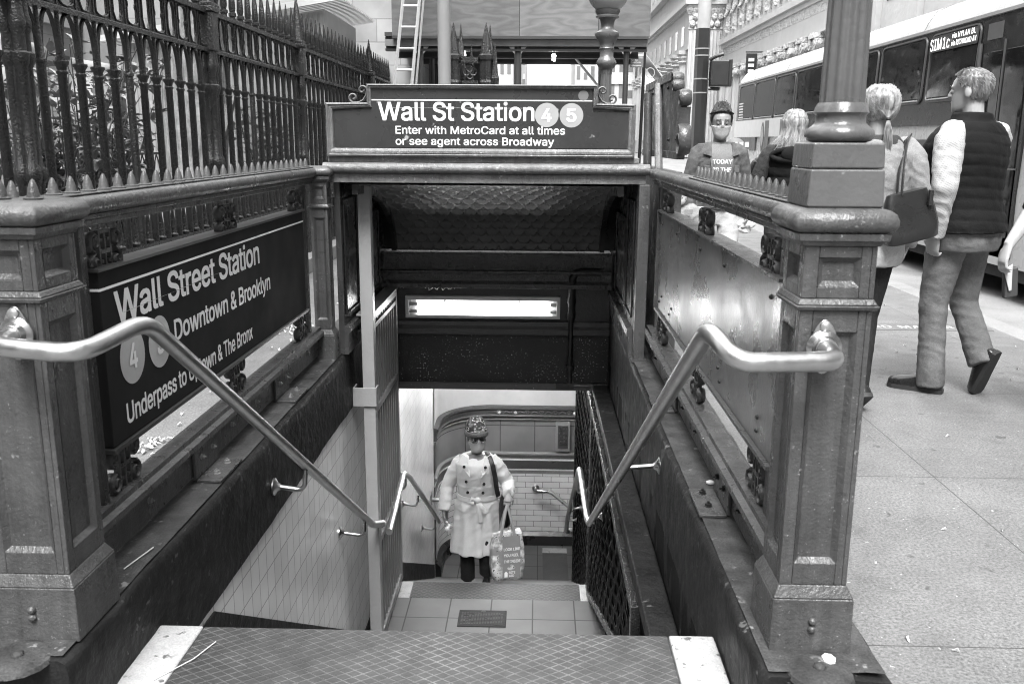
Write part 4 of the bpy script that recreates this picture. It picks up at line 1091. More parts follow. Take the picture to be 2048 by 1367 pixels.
for k in range(7):
    a = k*2*PI/7; p = [Vector((-3.5, 9.85, 4.2)), Vector((-3.5+.8*math.cos(a), 9.9+.8*math.sin(a), 5.2)), Vector((-3.5+1.8*math.cos(a), 9.9+1.8*math.sin(a), 6.0+.3*(k % 3)))]
    m.tube(p, [.14, .08, .03], 7); limbs.append(p)
m.build('limb', BARK, t)
def leaf(m, p, d, ln, wd, up):
    sd_ = d.cross(up)
    if sd_.length < 1e-3: sd_ = X_.copy()
    sd_.normalize(); n_ = sd_.cross(d)
    m.add([p, p+d*ln*.35+sd_*wd*.5+n_*.01, p+d*ln*.75+sd_*wd*.38, p+d*ln-n_*ln*.12, p+d*ln*.75-sd_*wd*.38, p+d*ln*.35-sd_*wd*.5+n_*.01], [(0, 1, 2, 3), (0, 3, 4, 5)])
def rdir(z=0.0):
    v = Vector((rnd.gauss(0, 1), rnd.gauss(0, 1), rnd.gauss(0, 1)+z)); return v.normalized()
m = MB()
for p in limbs:
    for q in range(150):
        c = p[2]+Vector((rnd.gauss(0, .7), rnd.gauss(0, .7), rnd.gauss(0, .45))); leaf(m, c, rdir(-.3), .14, .07, Z_)
m.build('crown', LEAFM, t, smooth=0)
def shrub(label, x, y, h, n, seed, lf=.10):
    rs = random.Random(seed)
    t = thing('shrub', label, 'shrub', (x, y, .06), 'leafy shrubs behind the fence')
    st, lv = MB(), MB()
    for k in range(n):
        a = rs.uniform(0, 2*PI); lean = rs.uniform(.1, .55); hh = h*rs.uniform(.6, 1.05)
        pts = [Vector((x+rs.uniform(-.12, .12)+lean*math.cos(a)*f*f*hh*.6, y+rs.uniform(-.1, .1)+lean*math.sin(a)*f*f*hh*.9, .06+hh*f)) for f in (0, .35, .7, 1)]
        st.tube(pts, [.010, .008, .006, .003], 5)
        for i in range(16):
            f = rs.uniform(.2, 1.0); j = min(2, int(f*3)); g = f*3-j; p = pts[j].lerp(pts[j+1], g)
            d = Vector((rs.gauss(0, 1), rs.gauss(0, 1), rs.uniform(-.5, .7))).normalized()
            tip = p+d*rs.uniform(.03, .14); st.tube([p, tip], [.003, .002], 3)
            for _ in range(rs.choice((2, 3, 4))):
                d2 = (d+Vector((rs.gauss(0, .7), rs.gauss(0, .7), rs.gauss(0, .5)))).normalized(); leaf(lv, tip+d2*.01, d2, lf*rs.uniform(.6, 1.15), lf*.48, Z_)
    st.build('stems', mat('shrub_stem', .05, .7), t, smooth=0); lv.build('foliage', LEAFM, t, smooth=0)
shrub('bushy shrub close behind the nearest bay of the fence', -3.2, 6.0, 1.95, 30, 1)
shrub('loose shrub with broad leaves in front of the tarpaulin', -3.5, 7.4, 2.0, 30, 2)
shrub('low shrub left of the nearest fence column', -3.6, 4.6, 1.2, 16, 3)
shrub('thin shrub beyond the tree trunk', -3.4, 11.4, 1.7, 24, 4)
shrub('small shrub at the far end of the fence', -3.3, 13.4, 1.5, 18, 5)
# litter of small leaves along the pavement
m = MB()
for k in range(150):
    c = (rnd.uniform(-2.35, -1.4), rnd.uniform(3.0, 8.5)) if k > 75 else (rnd.gauss(-1.78, .05), rnd.gauss(3.95, .06)) if k < 32 else (rnd.gauss(-1.85, .07), rnd.gauss(6.6, .1))
    a = rnd.uniform(0, 2*PI); leaf(m, Vector((c[0], c[1], .006+rnd.uniform(0, .012))), Vector((math.cos(a), math.sin(a), rnd.uniform(0, .12))).normalized(), rnd.uniform(.02, .055), .016, Z_)
for k in range(110):
    a = rnd.uniform(0, 2*PI); leaf(m, Vector((rnd.uniform(.85, 3.5), rnd.uniform(2.2, 8.5), .004)), Vector((math.cos(a), math.sin(a), .05)).normalized(), rnd.uniform(.01, .035), .008, Z_)
o = m.build('leaf_litter', mat('dry_leaf', .55, .7, var=.3, vscale=20), smooth=0); tag(o, 'small pale dry leaves scattered on the pavement', 'leaves', kind='stuff')
m = MB(); m.box(-.94, -.92, 0, .001, 0, 0) if False else None
o = MB().tube([(-1.0, 2.1, .004), (-.93, 2.2, .006), (-.9, 2.29, .005)], .0015, 5).build('dry_stalk', mat('dry_stalk', .5, .8)); tag(o, 'thin dry stalk lying on the white end of the top step', 'twig')
o = MB().tube([(-1.16, 2.32, .209), (-1.13, 2.45, .214)], .002, 5).build('dry_stalk', mat('dry_stalk', .5, .8)); tag(o, 'pale straw lying on the left curb beside the pillar', 'twig')
for i, (x, y, l) in enumerate(((.63, 3.05, 'crumpled white scrap of paper on the right curb'), (.70, 1.93, 'flattened white scrap beside the foot of the lamp pillar'))):
    o = MB().ball((x, y, .213), .017, 7, 5, (1, 1.3 if i else .8, .45)).build('paper_scrap', mat('scrap', .6, .7), smooth=0); tag(o, l, 'litter')

# ================================================================== SIDEWALK SHED (scaffold) AND THINGS ABOUT IT
SC = thing('sidewalk_scaffold', 'sidewalk scaffold shed with a plywood parapet on dark steel posts', 'scaffold', (-.3, 14, 0))
SCM = mat('scaffold_steel', .035, .5, var=.25)
def wparts(mb, name, m, **k):   # keep world-metre object coordinates for the grain
    return mb.build(name, m, SC, **k)
wparts(MB().box(-2.18, 1.58, 13.93, 13.97, 2.90, 4.4), 'plywood_parapet', PLY)
wparts(MB().box(1.58, 1.62, 13.93, 17.2, 2.90, 4.4), 'side_parapet', PLY)
wparts(MB().box(-2.18, 1.6, 13.9, 13.93, 2.86, 2.9), 'parapet_kerb', SCM)
wparts(MB().box(-2.3, 1.62, 13.98, 17.3, 2.90, 2.96), 'deck', mat('deck_wood', .05, .8))
m = MB()
for y in (14.02, 15.2, 16.3): 
    for z in (2.70, 2.86): m.box(-2.3, 1.6, y, y+.14, z, z+.03)
    m.box(-2.3, 1.6, y+.06, y+.08, 2.70, 2.86)
wparts(m, 'cross_beam', SCM)
wparts(MB().box(-2.3, 1.6, 13.99, 14.015, 2.765, 2.86), 'fascia_beam', mat('scaffold_pale', .2, .5, var=.3))
m = MB()
for x in [-2.1+.5*k for k in range(8)]: m.box(x, x+.09, 14.1, 17.2, 2.862, 2.899)
wparts(m, 'joist', mat('joist_wood', .25, .8))
for (x, y) in ((-1.78, 14.1), (-.32, 14.1), (1.3, 14.1), (-1.78, 15.6), (1.16, 15.6), (-1.5, 16.9), (1.12, 16.9)):
    wparts(MB().cyl((x, y, 0), (x, y, 2.86), .055 if x > -1 and x < 0 else .04, 12), 'post', SCM)
    m = MB()
    for s in (-1, 1): m.prism([(x+s*.04, y, 2.70), (x+s*.2, y, 2.86), (x+s*.04, y, 2.86)], (0, .012, 0)) if y > 15 else m.prism([(x+s*.05, y-.07, 2.66), (x+s*.13, y-.07, 2.76), (x+s*.05, y-.07, 2.76)], (0, .012, 0))
    wparts(m, 'gusset', LGREY if y < 15 else SCM)
for (x0, x1, y) in ((-1.78, -.9, 15.6), (1.16, .5, 15.6)):
    wparts(MB().tube([(x0, y, 2.1), (x1, y, 2.85)], .02, 8), 'diagonal_brace', LGREY if x0 > 0 else SCM)
wparts(MB().box(-2.3, -.95, 17.2, 17.24, 0, 2.86), 'rear_hoarding', mat('hoarding_dark', .06, .8))
o = MB().prism([(-1.3, 14.9, .2), (-1.05, 14.9, .2), (-1.3, 14.9, 2.2), (-1.62, 14.9, 2.62)], (0, .03, 0)).build('propped_board', mat('prop_board', .33, .7)); tag(o, 'pale board leaning under the scaffold left of the flagpole', 'board')
for i, (x, y, z) in enumerate(((-1.13, 14.1, 2.66), (.22, 14.1, 2.64), (-1.12, 15.4, 2.72), (.24, 15.4, 2.70))):
    t = thing('scaffold_lamp', ['lit bulb under the front edge of the scaffold, left one', 'lit bulb under the front edge of the scaffold, right one', 'lit bulb deeper under the scaffold on the left', 'lit bulb deeper under the scaffold on the right'][i], 'lamp', (x, y, z), 'bulbs under the scaffold')
    MB().ball((x, y, z), .03, 14, 10).build('bulb', mat('bulb_glow', .9, .4, emit=12), t, smooth=180)
    MB().cyl((x, y, z+.03), (x, y, z+.14), .02, 8).build('holder', BLACK, t)
t = thing('ladder', 'pale extension ladder leaning against the plywood parapet', 'ladder', (-1.85, 12.6, 0))
LD = mat('ladder_alloy', .5, .4, var=.1)
a0, a1 = Vector((-2.18, 12.3, 0)), Vector((-1.79, 13.85, 5.0))
for off, z0 in ((0, 0), (.27, 0)):
    MB().tube([a0+X_*off, a1+X_*off*.78], [(.022, .045)]*2, 4, ref=(1, 0, 0)).build('stile', LD, t)
MB().tube([a0+X_*.33, a1+X_*.27], [(.014, .04)]*2, 4, ref=(1, 0, 0)).build('stile', LD, t)
for k in range(1, 17):
    f = k/17; p = a0.lerp(a1, f); MB().cyl(p, p+X_*(.27*(1-.22*f)), .016, 8).build('rung', LD, t)
o = MB().tube([(-.91, 9.0, 0), (-.91, 9.0, 7)], .062, 20).build('flagpole', mat('pole_grey', .22, .4, var=.05)); tag(o, 'plain pale grey pole standing behind the station sign', 'pole')

# gothic gate pier beyond the sign
t = thing('gate_pier', 'black iron gothic gate pier with two spires and a quatrefoil panel', 'gate pier', (-.92, 12.4, 0))
s5 = 1.24
def spirecol(x, y, sc, name):
    m = MB(); 
    m.lathe((x, y, 0), [(.12, 0), (.12, 2.03), (.14, 2.06), (.11, 2.1)], 8)
    m.build(name+'_base', IRON, t, smooth=20)
    m = MB(); m.lathe((x, y, 2.1), [(.10, 0), (.10, .05), (.085, .08), (.085, .32), (.105, .34), (.105, .39), (.08, .41), (.042, .63), (.010, .78), (.002, .81)], 8, lobes=8, amp=.12)
    m.build(name, IRON, t, smooth=20)
spirecol(-1.13, 12.4, 1, 'spire'); spirecol(-.70, 12.4, 1, 'spire'); 
for x, y in ((-1.05, 12.62), (-.66, 12.65)):
    MB().lathe((x, y, 2.1), [(.06, 0), (.06, .4), (.05, .42), (.002, .82)], 8).build('rear_spire', IRON, t, smooth=20)
m = MB(); m.box(-1.02, -.81, 12.36, 12.44, 2.40, 2.47); m.box(-1.02, -.81, 12.37, 12.43, 2.13, 2.17); m.build('panel_rail', IRON, t)
m = MB()
for dx, dz in ((0, .045), (0, -.045), (.045, 0), (-.045, 0)): m.tube([Vector((-.915+dx+.045*math.cos(a), 12.4, 2.285+dz+.045*math.sin(a))) for a in [2*PI*i/14 for i in range(14)]], .011, 5, closed=True)
m.build('quatrefoil', IRON, t)
m = MB()
for k in range(8): m.cyl((-1.01+k*.027, 12.4, 0), (-1.01+k*.027, 12.4, 2.13), .008, 6)
m.build('bars', IRON, t)
t = thing('gate_pinnacle', 'slender iron pinnacle right of the gothic gate pier', 'pinnacle', (-.585, 12.4, 0))
MB().lathe((-.585, 12.4, 0), [(.05, 0), (.05, 2.06), (.07, 2.08), (.05, 2.1), (.06, 2.2), (.045, 2.25), (.02, 2.55), (.002, 2.66)], 8).build('pinnacle', IRON, t, smooth=20)
o = MB().lathe((-.93, 12.9, 0), [(.03, 0), (.03, 2.3), (.045, 2.35), (.002, 2.68)], 6).build('gate_finial', IRON); tag(o, 'small iron finial between the two gate spires', 'finial')

# ================================================================== STREET SIGN, FLAG, SIGNAL
t = thing('parking_sign', 'white parking restriction sign on a dark post by the scaffold corner', 'street sign', (1.79, 16, 0))
MB().tube([(1.74, 16, 0), (1.79, 16, 3.22)], .028, 10).build('post', BLACK, t)
MB().lathe((1.79, 16, 3.2), [(.032, 0), (.032, .06), (.02, .075)], 10).build('post_cap', LGREY, t)
MB().box(1.56, 1.765, 15.95, 15.96, 2.80, 3.0).build('upper_plate', mat('sign_white', .68, .5), t, bevel=.003)
MB().box(1.545, 1.765, 15.95, 15.96, 2.62, 2.795).build('lower_plate', mat('sign_mid', .2, .5), t, bevel=.003)
m = MB(); m.box(1.575, 1.635, 15.946, 15.949, 2.83, 2.90); disc(m, (1.605, 15.947, 2.945), X_, Z_, .03, 20)
m.build('pictogram', BLACK, t)
m = MB(); disc(m, (1.605, 15.944, 2.866), X_, Z_, .025, 18); m.build('moon', WHITE, t)
m = MB(); disc(m, (1.595, 15.9425, 2.872), X_, Z_, .02, 18); m.build('moon_shadow', BLACK, t)
m = MB(); text(m, 'Street', (1.65, 15.946, 2.965), X_, Z_, .09, .016); text(m, 'Cleaning', (1.65, 15.946, 2.94), X_, Z_, .1, .016); m.box(1.66, 1.75, 15.946, 15.949, 2.85, 2.858); m.prism([(1.645, 15.947, 2.854), (1.67, 15.947, 2.868), (1.67, 15.947, 2.84)], (0, .002, 0)); m.build('upper_lettering', BLACK, t, smooth=0)
m = MB(); text(m, 'NO STANDING', (1.553, 15.946, 2.765), X_, Z_, .2, .02); text(m, '7am-7pm', (1.555, 15.946, 2.728), X_, Z_, .11, .022); text(m, 'Except Sunday', (1.555, 15.946, 2.693), X_, Z_, .17, .02); m.box(1.59, 1.73, 15.946, 15.949, 2.645, 2.655); m.prism([(1.555, 15.947, 2.65), (1.595, 15.947, 2.668), (1.595, 15.947, 2.632)], (0, .002, 0)); m.build('lower_lettering', WHITE, t, smooth=0)
t = thing('flag', 'tricolour flag with a round emblem on a slanting staff above the pavement', 'flag', (1.9, 17, 2.2))
MB().tube([(1.83, 17, 3.02), (2.75, 17.4, 2.0)], .014, 8).build('staff', LGREY, t)
for i, (cc, nm) in enumerate(((.2, 'stripe_dark'), (.78, 'stripe_white'), (.5, 'stripe_pale'))):
    m = MB()
    def fl(u, v, i=i):
        a = Vector((1.86, 17, 2.98)).lerp(Vector((2.36, 17.2, 2.43)), v); b = (i+u)/3
        return a+Vector((-.02*b-.16*b*v, -.06*math.sin(b*7+v*5), -.62*b+.22*b*v))
    m.grid(fl, 6, 14); m.build(nm, mat('flag_'+nm, cc, .7), t, smooth=180, solid=.004)
m = MB(); 
p = [Vector((2.0+.075*math.cos(a), 16.90, 2.60+.085*math.sin(a))) for a in [2*PI*i/24 for i in range(24)]]; m.tube(p, .008, 5, closed=True); m.build('emblem', mat('flag_emblem', .4, .6), t)
t = thing('signal_pole', 'tall dark traffic signal pole with a pedestrian signal seen from the side', 'traffic signal', (3.27, 19, 0))
DK = mat('signal_dark', .022, .4, var=.2)
MB().lathe((3.27, 19, 0), [(.2, 0), (.2, .3), (.15, .4), (.145, 3.6)], 8).build('pole', DK, t, smooth=20)
MB().lathe((3.275, 19, 3.6), [(.13, 0), (.13, 2.2)], 16).build('upper_pole', mat('signal_grey', .35, .45), t)
m = MB()
for z in (2.35, 2.62, 3.07, 3.2): m.lathe((3.27, 19, z), [(.155, 0), (.155, .025)], 8)
m.each('strap', GREYM, t, smooth=20)
MB().box(3.42, 3.80, 18.7, 19.0, 2.48, 2.98).build('signal_head', DK, t, bevel=.03)
MB().box(3.76, 3.83, 18.68, 19.02, 2.47, 3.0).build('signal_visor', DK, t, bevel=.02)
m = MB(); m.tube([(3.4, 18.85, 2.99), (3.5, 18.8, 3.05), (3.66, 18.78, 3.10)], .035, 8); m.tube([(3.4, 18.85, 2.44), (3.62, 18.8, 2.43)], .035, 8); m.each('bracket_arm', DK, t)

# ================================================================== BUS
BX, BY0, BY1 = 4.6, 8.2, 21.9
bus = thing('city_bus', 'white and dark city bus standing at the kerb with its route display lit', 'bus', (5.9, 15, -.11))
BW = mat('bus_white', .4, .28, var=.05); BD = mat('bus_dark', .02, .22, var=.1); BGL = mat('bus_glass', .012, .06, var=.1, spec=.6)
def busring(y, tp=1.0, dx=0.0):
    P = [(BX, .22), (BX-.015, .9), (BX, 1.60), (BX+.03, 2.62), (BX+.07, 2.80), (BX+.16, 2.93), (BX+.34, 3.01), (BX+.9, 3.05), (BX+1.75, 3.05), (BX+2.3, 3.01), (BX+2.5, 2.9), (BX+2.58, 2.62), (BX+2.62, 1.6), (BX+2.62, .22)]
    c = BX+1.3
    return [Vector((c+(x-c)*tp, y, .22+(z-.22)*(1-(1-tp)*.6))) for x, z in P]
m = MB(); m.loft([busring(BY0, .94), busring(BY0+.15, .985), busring(BY0+.4, 1), busring(BY1-.35, 1), busring(BY1-.1, .985), busring(BY1, .95)]); m.build('body', BW, bus, smooth=40)
m = MB(); m.add([(BX-.018, 8.75, 1.60), (BX-.018, BY1-.25, 1.60), (BX+.012, BY1-.25, 2.66), (BX+.012, 8.75, 2.66)], [(0, 1, 2, 3)]); m.build('window_band', BD, bus)
wy = [(9.95, 11.2), (11.28, 12.75), (12.83, 15.15), (15.2, 16.78), (16.84, 18.2), (18.26, 19.88), (19.94, 21.42)]
for a, b in wy:
    MB().add([(BX-.027, a+.07, 1.92), (BX-.027, b-.07, 1.92), (BX-.004, b-.07, 2.585), (BX-.004, a+.07, 2.585)], [(0, 1, 2, 3)]).build('window', BGL, bus)
    m = MB(); z0, z1 = 1.87, 2.62
    def wp(y, z, d=-.03): return Vector((BX+d+.03*(z-1.6)/1.0, y, z))
    loop = smoothpath([wp(a+.3, z0), wp(a+.03, z0), wp(a+.03, z1), wp(b-.03, z1), wp(b-.03, z0), wp(a+.3, z0)], .1, 4)
    m.tube(loop, .016, 5); m.build('window_frame', mat('window_rubber', .06, .4), bus)
    m = MB(); m.tube([wp(a+.1, z0+.025, -.045), wp(b-.1, z0+.025, -.045)], .008, 5); m.build('sill_trim', mat('window_trim', .4, .35), bus)
# grey roof gutter, ad panel, stripe
m = MB(); m.box(BX-.012, BX+.03, 8.8, BY1-.3, 2.665, 2.70); m.build('gutter', mat('bus_grey', .3, .4), bus)
MB().box(BX-.04, BX-.02, 9.7, 15.9, 1.20, 1.44).build('side_stripe', mat('bus_stripe', .05, .35), bus)
m = MB(); text(m, 'New York', (BX-.045, 11.30, 1.27), -Y_, Z_, .95, .1, .015); m.build('fleet_lettering', WHITE, bus, smooth=0)
m = MB(); disc(m, (BX-.045, 11.45, 1.32), Y_, Z_, .09); m.build('fleet_roundel', WHITE, bus, smooth=0)
MB().box(BX-.04, BX-.02, 19.55, 21.6, 1.22, 1.50).build('poster_panel', mat('poster_dark', .07, .4, var=.5, vscale=4), bus)
MB().box(BX-.04, BX-.02, 16.0, 21.65, 1.505, 1.86).build('poster', mat('poster_light', .5, .4, var=.05), bus)
m = MB(); m.box(BX-.045, BX-.041, 18.45, 18.75, 1.22, 1.82); m.box(BX-.045, BX-.041, 17.2, 17.6, 1.22, 1.82); m.build('poster_bar', mat('poster_bar', .1, .5), bus)
m = MB(); m.ball((BX-.04, 18.95, 1.5), .3, 16, 10, (.02, .5, 1)); m.build('poster_oval', mat('poster_oval', .06, .4), bus)
m = MB(); m.ball((BX-.047, 18.95, 1.52), .2, 16, 10, (.02, .5, 1)); m.build('poster_oval_inner', mat('poster_oval_in', .3, .4, var=.4, vscale=15), bus)
m = MB()
for k in range(22): m.box(BX-.03, BX-.022, 17.2+k*.2, 17.34+k*.2, .5, .62)
for j in range(5):
    for k in range(7): m.box(BX-.03, BX-.02, 20.3+k*.19, 20.45+k*.19, .42+j*.15, .54+j*.15)
m.build('radiator_grille', mat('bus_grille', .45, .4), bus)
MB().box(BX-.024, BX-.018, 20.2, 21.7, .36, 1.15).build('grille_back', BD, bus)
m = MB()
for z in (1.3, 1.46, 1.62): m.box(BX+.0, BX+.05, BY1-.17, BY1-.1, z, z+.1)
m.build('side_vents', BD, bus)
MB().box(BX-.03, BX-.019, 8.9, 17.0, .22, 1.15).build('lower_panel', mat('bus_lower', .4, .35), bus)
m = MB()
for y in (10.95, 12.9, 13.7, 15.1, 16.4, 17.0): m.box(BX-.032, BX-.0295, y, y+.012, .24, 1.14)
for y in (11.5, 14.2, 17.6, 20.2): m.tube([(BX+.024, y, 2.71), (BX+.062, y, 2.80), (BX+.15, y, 2.932), (BX+.33, y, 3.012)], .004, 4)
m.box(BX-.045, BX-.03, 8.9, 19.0, 1.15, 1.165); m.each('panel_seam', mat('panel_seam', .12, .5), bus)
MB().box(BX-.036, BX-.031, 9.9, 10.8, .52, .95).build('hatch', mat('bus_hatch', .3, .4), bus, bevel=.004)
# display
MB().add([(BX-.031, 9.98, 2.42), (BX-.031, 11.17, 2.42), (BX-.02, 11.17, 2.6), (BX-.02, 9.98, 2.6)], [(0, 1, 2, 3)]).build('route_display', BLACK, bus)
def segtext(s, y, z, w_, h_):      # dot-matrix style lettering
    m = MB(); text(m, s, (BX-.04, y, z), -Y_, Z_, w_, h_, .0, 1.08); return m
m = segtext('SIM1c', 11.13, 2.44, .50, .125); m2 = segtext('via HYLAN BL', 10.58, 2.53, .55, .055); m3 = segtext('via RICHMOND AV', 10.58, 2.45, .58, .055)
for q in (m2, m3): m.add(q.v, q.f)
m.build('display_lettering', mat('led_letter', .9, .5, emit=.45), bus, smooth=0)
# stickers
m = MB()
for k in range(7): m.box(BX-.034, BX-.03, 20.9, 21.3, 2.22-k*.06, 2.25-k*.06)
m.build('flag_sticker', mat('sticker', .5, .5), bus)
MB().box(BX-.034, BX-.03, 14.95, 15.13, 1.98, 2.3).build('window_notice', mat('sticker', .5, .5), bus)
# door and mirror
MB().box(BX-.03, BX-.0, 8.85, 9.86, .30, 2.62).build('door', BD, bus)
for y in (8.92, 9.4): MB().box(BX-.04, BX-.031, y, y+.4, .5, 2.3).build('door_glass', BGL, bus, bevel=.004)
m = MB(); m.box(BX-.044, BX-.031, 9.36, 9.38, .4, 2.4); m.cyl((BX-.05, 9.85, .4), (BX-.05, 9.85, 2.4), .02, 8); m.box(BX-.04, BX-.031, 9.45, 9.75, 2.42, 2.58); m.build('door_trim', mat('door_trim', .08, .35), bus)
MB().box(BX-.3, BX-.1, 8.12, 8.27, 1.9, 2.5).build('mirror', mat('mirror_white', .5, .4), bus, bevel=.03)
m = MB()
for k in range(3): m.prism([(BX-.29, 8.118, 2.0+k*.15), (BX-.11, 8.118, 2.06+k*.15), (BX-.11, 8.118, 2.13+k*.15), (BX-.29, 8.118, 2.07+k*.15)], (0, -.003, 0))
m.build('mirror_stripe', mat('mirror_stripe', .12, .5), bus)
for i, (y) in enumerate((19.3, 11.9 if False else 12.3)):
    for x in (BX+.06, BX+2.3):
        wq = Matrix.Rotation(R(90), 3, 'Y')
        w_ = MB().lathe((x, y, .40), [(.2, 0), (.5, .0), (.52, .05), (.52, .22), (.5, .26), (.2, .26)], 28, wq).build('wheel', mat('tyre', .03, .8), bus)
        MB().lathe((x-.02, y, .40), [(.02, 0), (.12, 0), (.22, .04), (.29, .02), (.3, .06)], 20, wq).build('rim', mat('rim', .35, .4, metal=.6), w_)
    m = MB(); m.tube([Vector((BX-.03, y+.62*math.cos(a), .42+.62*math.sin(a))) for a in [PI*i_/12 for i_ in range(13)]], .05, 8); m.build('wheel_arch', BD, bus)
    MB().prism([Vector((BX-.022, y+.6*math.cos(a), .4+.6*math.sin(a))) for a in [PI*i_/12 for i_ in range(13)]], (.002, 0, 0)).build('arch_void', DARK, bus)
MB().box(BX+.02, BX+2.6, BY0+.2, BY1-.1, .10, .25).build('underbody', DARK, bus)

# ================================================================== BUILDINGS
STONE = mat('limestone', .36, .85, var=.10, vscale=.6, bump=.25, bscale=1.6, bdist=.2)
STONE2 = mat('limestone_carving', .40, .85, var=.15, bump=1.0, bscale=2.2, bdist=.5)
WIN = mat('dark_window', .03, .15, var=.3)
def fluted(m, x, y, r_, z0, z1, n=16):
    S = n*4; ring = lambda z, q: [Vector((x+q*(1-.1*abs(math.sin(n*PI*k/S)))*math.cos(2*PI*k/S), y+q*(1-.1*abs(math.sin(n*PI*k/S)))*math.sin(2*PI*k/S), z)) for k in range(S)]
    m.loft([ring(z0, r_), ring(z1, r_*.86)])
# ionic building along the street
b = thing('ionic_building', 'pale stone building with a row of ionic columns and carved figures behind the bus', 'building', (16, 64, 0))
IX = 16.0
MB().box(IX+.6, IX+25, 50, 82, 0, 20).build('wall', STONE, b)
m = MB(); m.box(IX+.59, IX+.9, 8, 49.9, 0, 40); m.build('side_wall', STONE, b)
m = MB(); m.box(IX-.1, IX+.6, 50, 82, 7.6, 8.6); m.box(IX-.5, IX+.6, 49.8, 82.2, 9.5, 9.9); m.box(IX-.25, IX+.6, 49.9, 82.1, 9.2, 9.5); m.box(IX-.25, IX+.6, 49.9, 82.1, 7.45, 7.6); m.build('entablature', STONE, b)
MB().box(IX-.12, IX+.6, 50, 82, 8.6, 9.2).build('carved_frieze', STONE2, b)
m = MB(); m.box(IX, IX+.6, 50, 82, 0, 1.0); m.build('base', STONE, b)
y = 54.2; k = 0
while y < 81.5:
    m = MB(); fluted(m, IX+.1, y, .55, 1.0, 6.5, 14); m.box(IX-.5, IX+.7, y-.65, y+.65, 1.0, 1.3); m.build('column', STONE, b, smooth=30)
    m = MB(); m.box(IX-.55, IX+.7, y-.62, y+.62, 7.15, 7.45)
    for s in (-1, 1):
        m.cyl((IX-.5, y+s*.5, 6.85), (IX+.6, y+s*.5, 6.85), .3, 14); m.cyl((IX-.55, y+s*.5, 6.85), (IX-.5, y+s*.5, 6.85), .14, 10)
    m.lathe((IX+.1, y, 6.45), [(.5, 0), (.6, .12), (.5, .2), (.55, .6)], 16)
    m.build('capital', STONE2, b, smooth=40)
    if y+2.6 < 82: 
        MB().box(IX+.5, IX+.595, y+.75, y+1.95, 1.4, 6.9).build('window', WIN, b)
    y += 2.7; k += 1
y = 51.2; fig = 0
while y < 82:
    MB().box(IX-.05, IX+.6, y-.6, y+.6, 9.9, 10.4).build('figure_plinth', STONE, b)
    m = MB(); m.lathe((IX+.15, y, 10.4), [(.42, 0), (.46, .3), (.36, 1.2), (.45, 1.9), (.36, 2.3), (.14, 2.45), (.2, 2.6), (.22, 2.8), (.12, 3.0)], 14, lobes=7, amp=.18)
    m.tube([(IX-.1, y-.4, 12.3), (IX-.35, y-.2, 11.7), (IX-.3, y+.1, 11.9)], [.14, .12, .08], 8); m.build('statue', STONE2, b, smooth=40)
    MB().box(IX+.5, IX+.595, y+.8, y+1.9, 10.4, 13.6).build('upper_window', WIN, b)
    m = MB(); m.box(IX+.1, IX+.6, y+1.0, y+1.7, 10.0, 13.5); m.build('pier', STONE, b)
    y += 2.7
m = MB(); m.box(IX-.4, IX+.6, 49.8, 82.1, 13.7, 14.6); m.build('cornice', STONE, b)
for yy in (14, 19, 24, 29, 34, 39, 44):
    for z0 in (3.4, 8, 12.6, 17.2): MB().box(IX+.56, IX+.585, yy, yy+2.0, z0, z0+3.0).build('window', WIN, b)
    m = MB(); m.box(IX+.3, IX+.588, yy+2.6, yy+3.8, 0, 24); m.build('pilaster', STONE, b)
t = thing('hanging_banner', 'small dark banner sign hanging between the ionic columns above the bus', 'banner', (IX-.9, 67, 6.2))
MB().box(IX-1.35, IX-.6, 66.95, 67.05, 6.0, 7.5).build('banner_cloth', DARK, t); MB().tube([(IX-1.4, 67, 7.6), (IX+.5, 67, 7.6)], .05, 6).build('bracket', DARK, t)
m = MB()
for k in range(3): m.box(IX-1.2, IX-.8, 66.9, 66.94, 6.2+k*.38, 6.42+k*.38)
m.build('banner_print', LGREY, t)
# corner pier building
b = thing('pilaster_building', 'tall pale building with a huge fluted corner pilaster', 'building', (20, 95, 0))
PX = 13.3
MB().box(PX, PX+20, 84, 130, 0, 40).build('wall', STONE, b)
m = MB()
for k in range(9): m.cyl((PX+.1+k*.31, 83.9, 0), (PX+.1+k*.31, 83.9, 10.9), .12, 8)
m.box(PX-.1, PX+2.8, 83.9, 84.0, 0, 11); m.build('fluted_pilaster', STONE, b, smooth=60)
m = MB(); m.loft([[Vector((PX-.1-a, 83.9-a, z)), Vector((PX+2.75+a, 83.9-a, z)), Vector((PX+2.75+a, 84, z)), Vector((PX-.1-a, 84, z))] for a, z in ((0, 11), (.1, 11.1), (.0, 11.3), (.1, 12.2), (.35, 12.7), (.35, 12.9))]); m.build('capital', STONE2, b, smooth=0)
m = MB()
for j, z in enumerate((11.5, 12.1)):
    for k in range(5): m.ball((PX+.15+k*.55+j*.25, 83.75, z), .26, 8, 6, (1, .8, 1.1))
m.build('capital_leaf', STONE2, b)
m = MB(); m.box(PX-.6, PX+4, 83.3, 130, 13.1, 13.5); m.box(PX-.3, PX+4, 83.5, 130, 12.9, 13.1); m.box(PX-.7, PX+4, 83.2, 130, 15.6, 16.1); m.box(PX-.15, PX+.01, 84, 130, 9.4, 9.7); m.build('cornice', STONE, b)
m = MB(); m.lathe((PX+1.4, 83.1, 14.4), [(.9, 0), (.9, .1), (.7, .12), (.65, .05), (.1, .08)], 24, Matrix.Rotation(R(90), 3, 'X')); m.build('medallion', STONE2, b)
y = 86
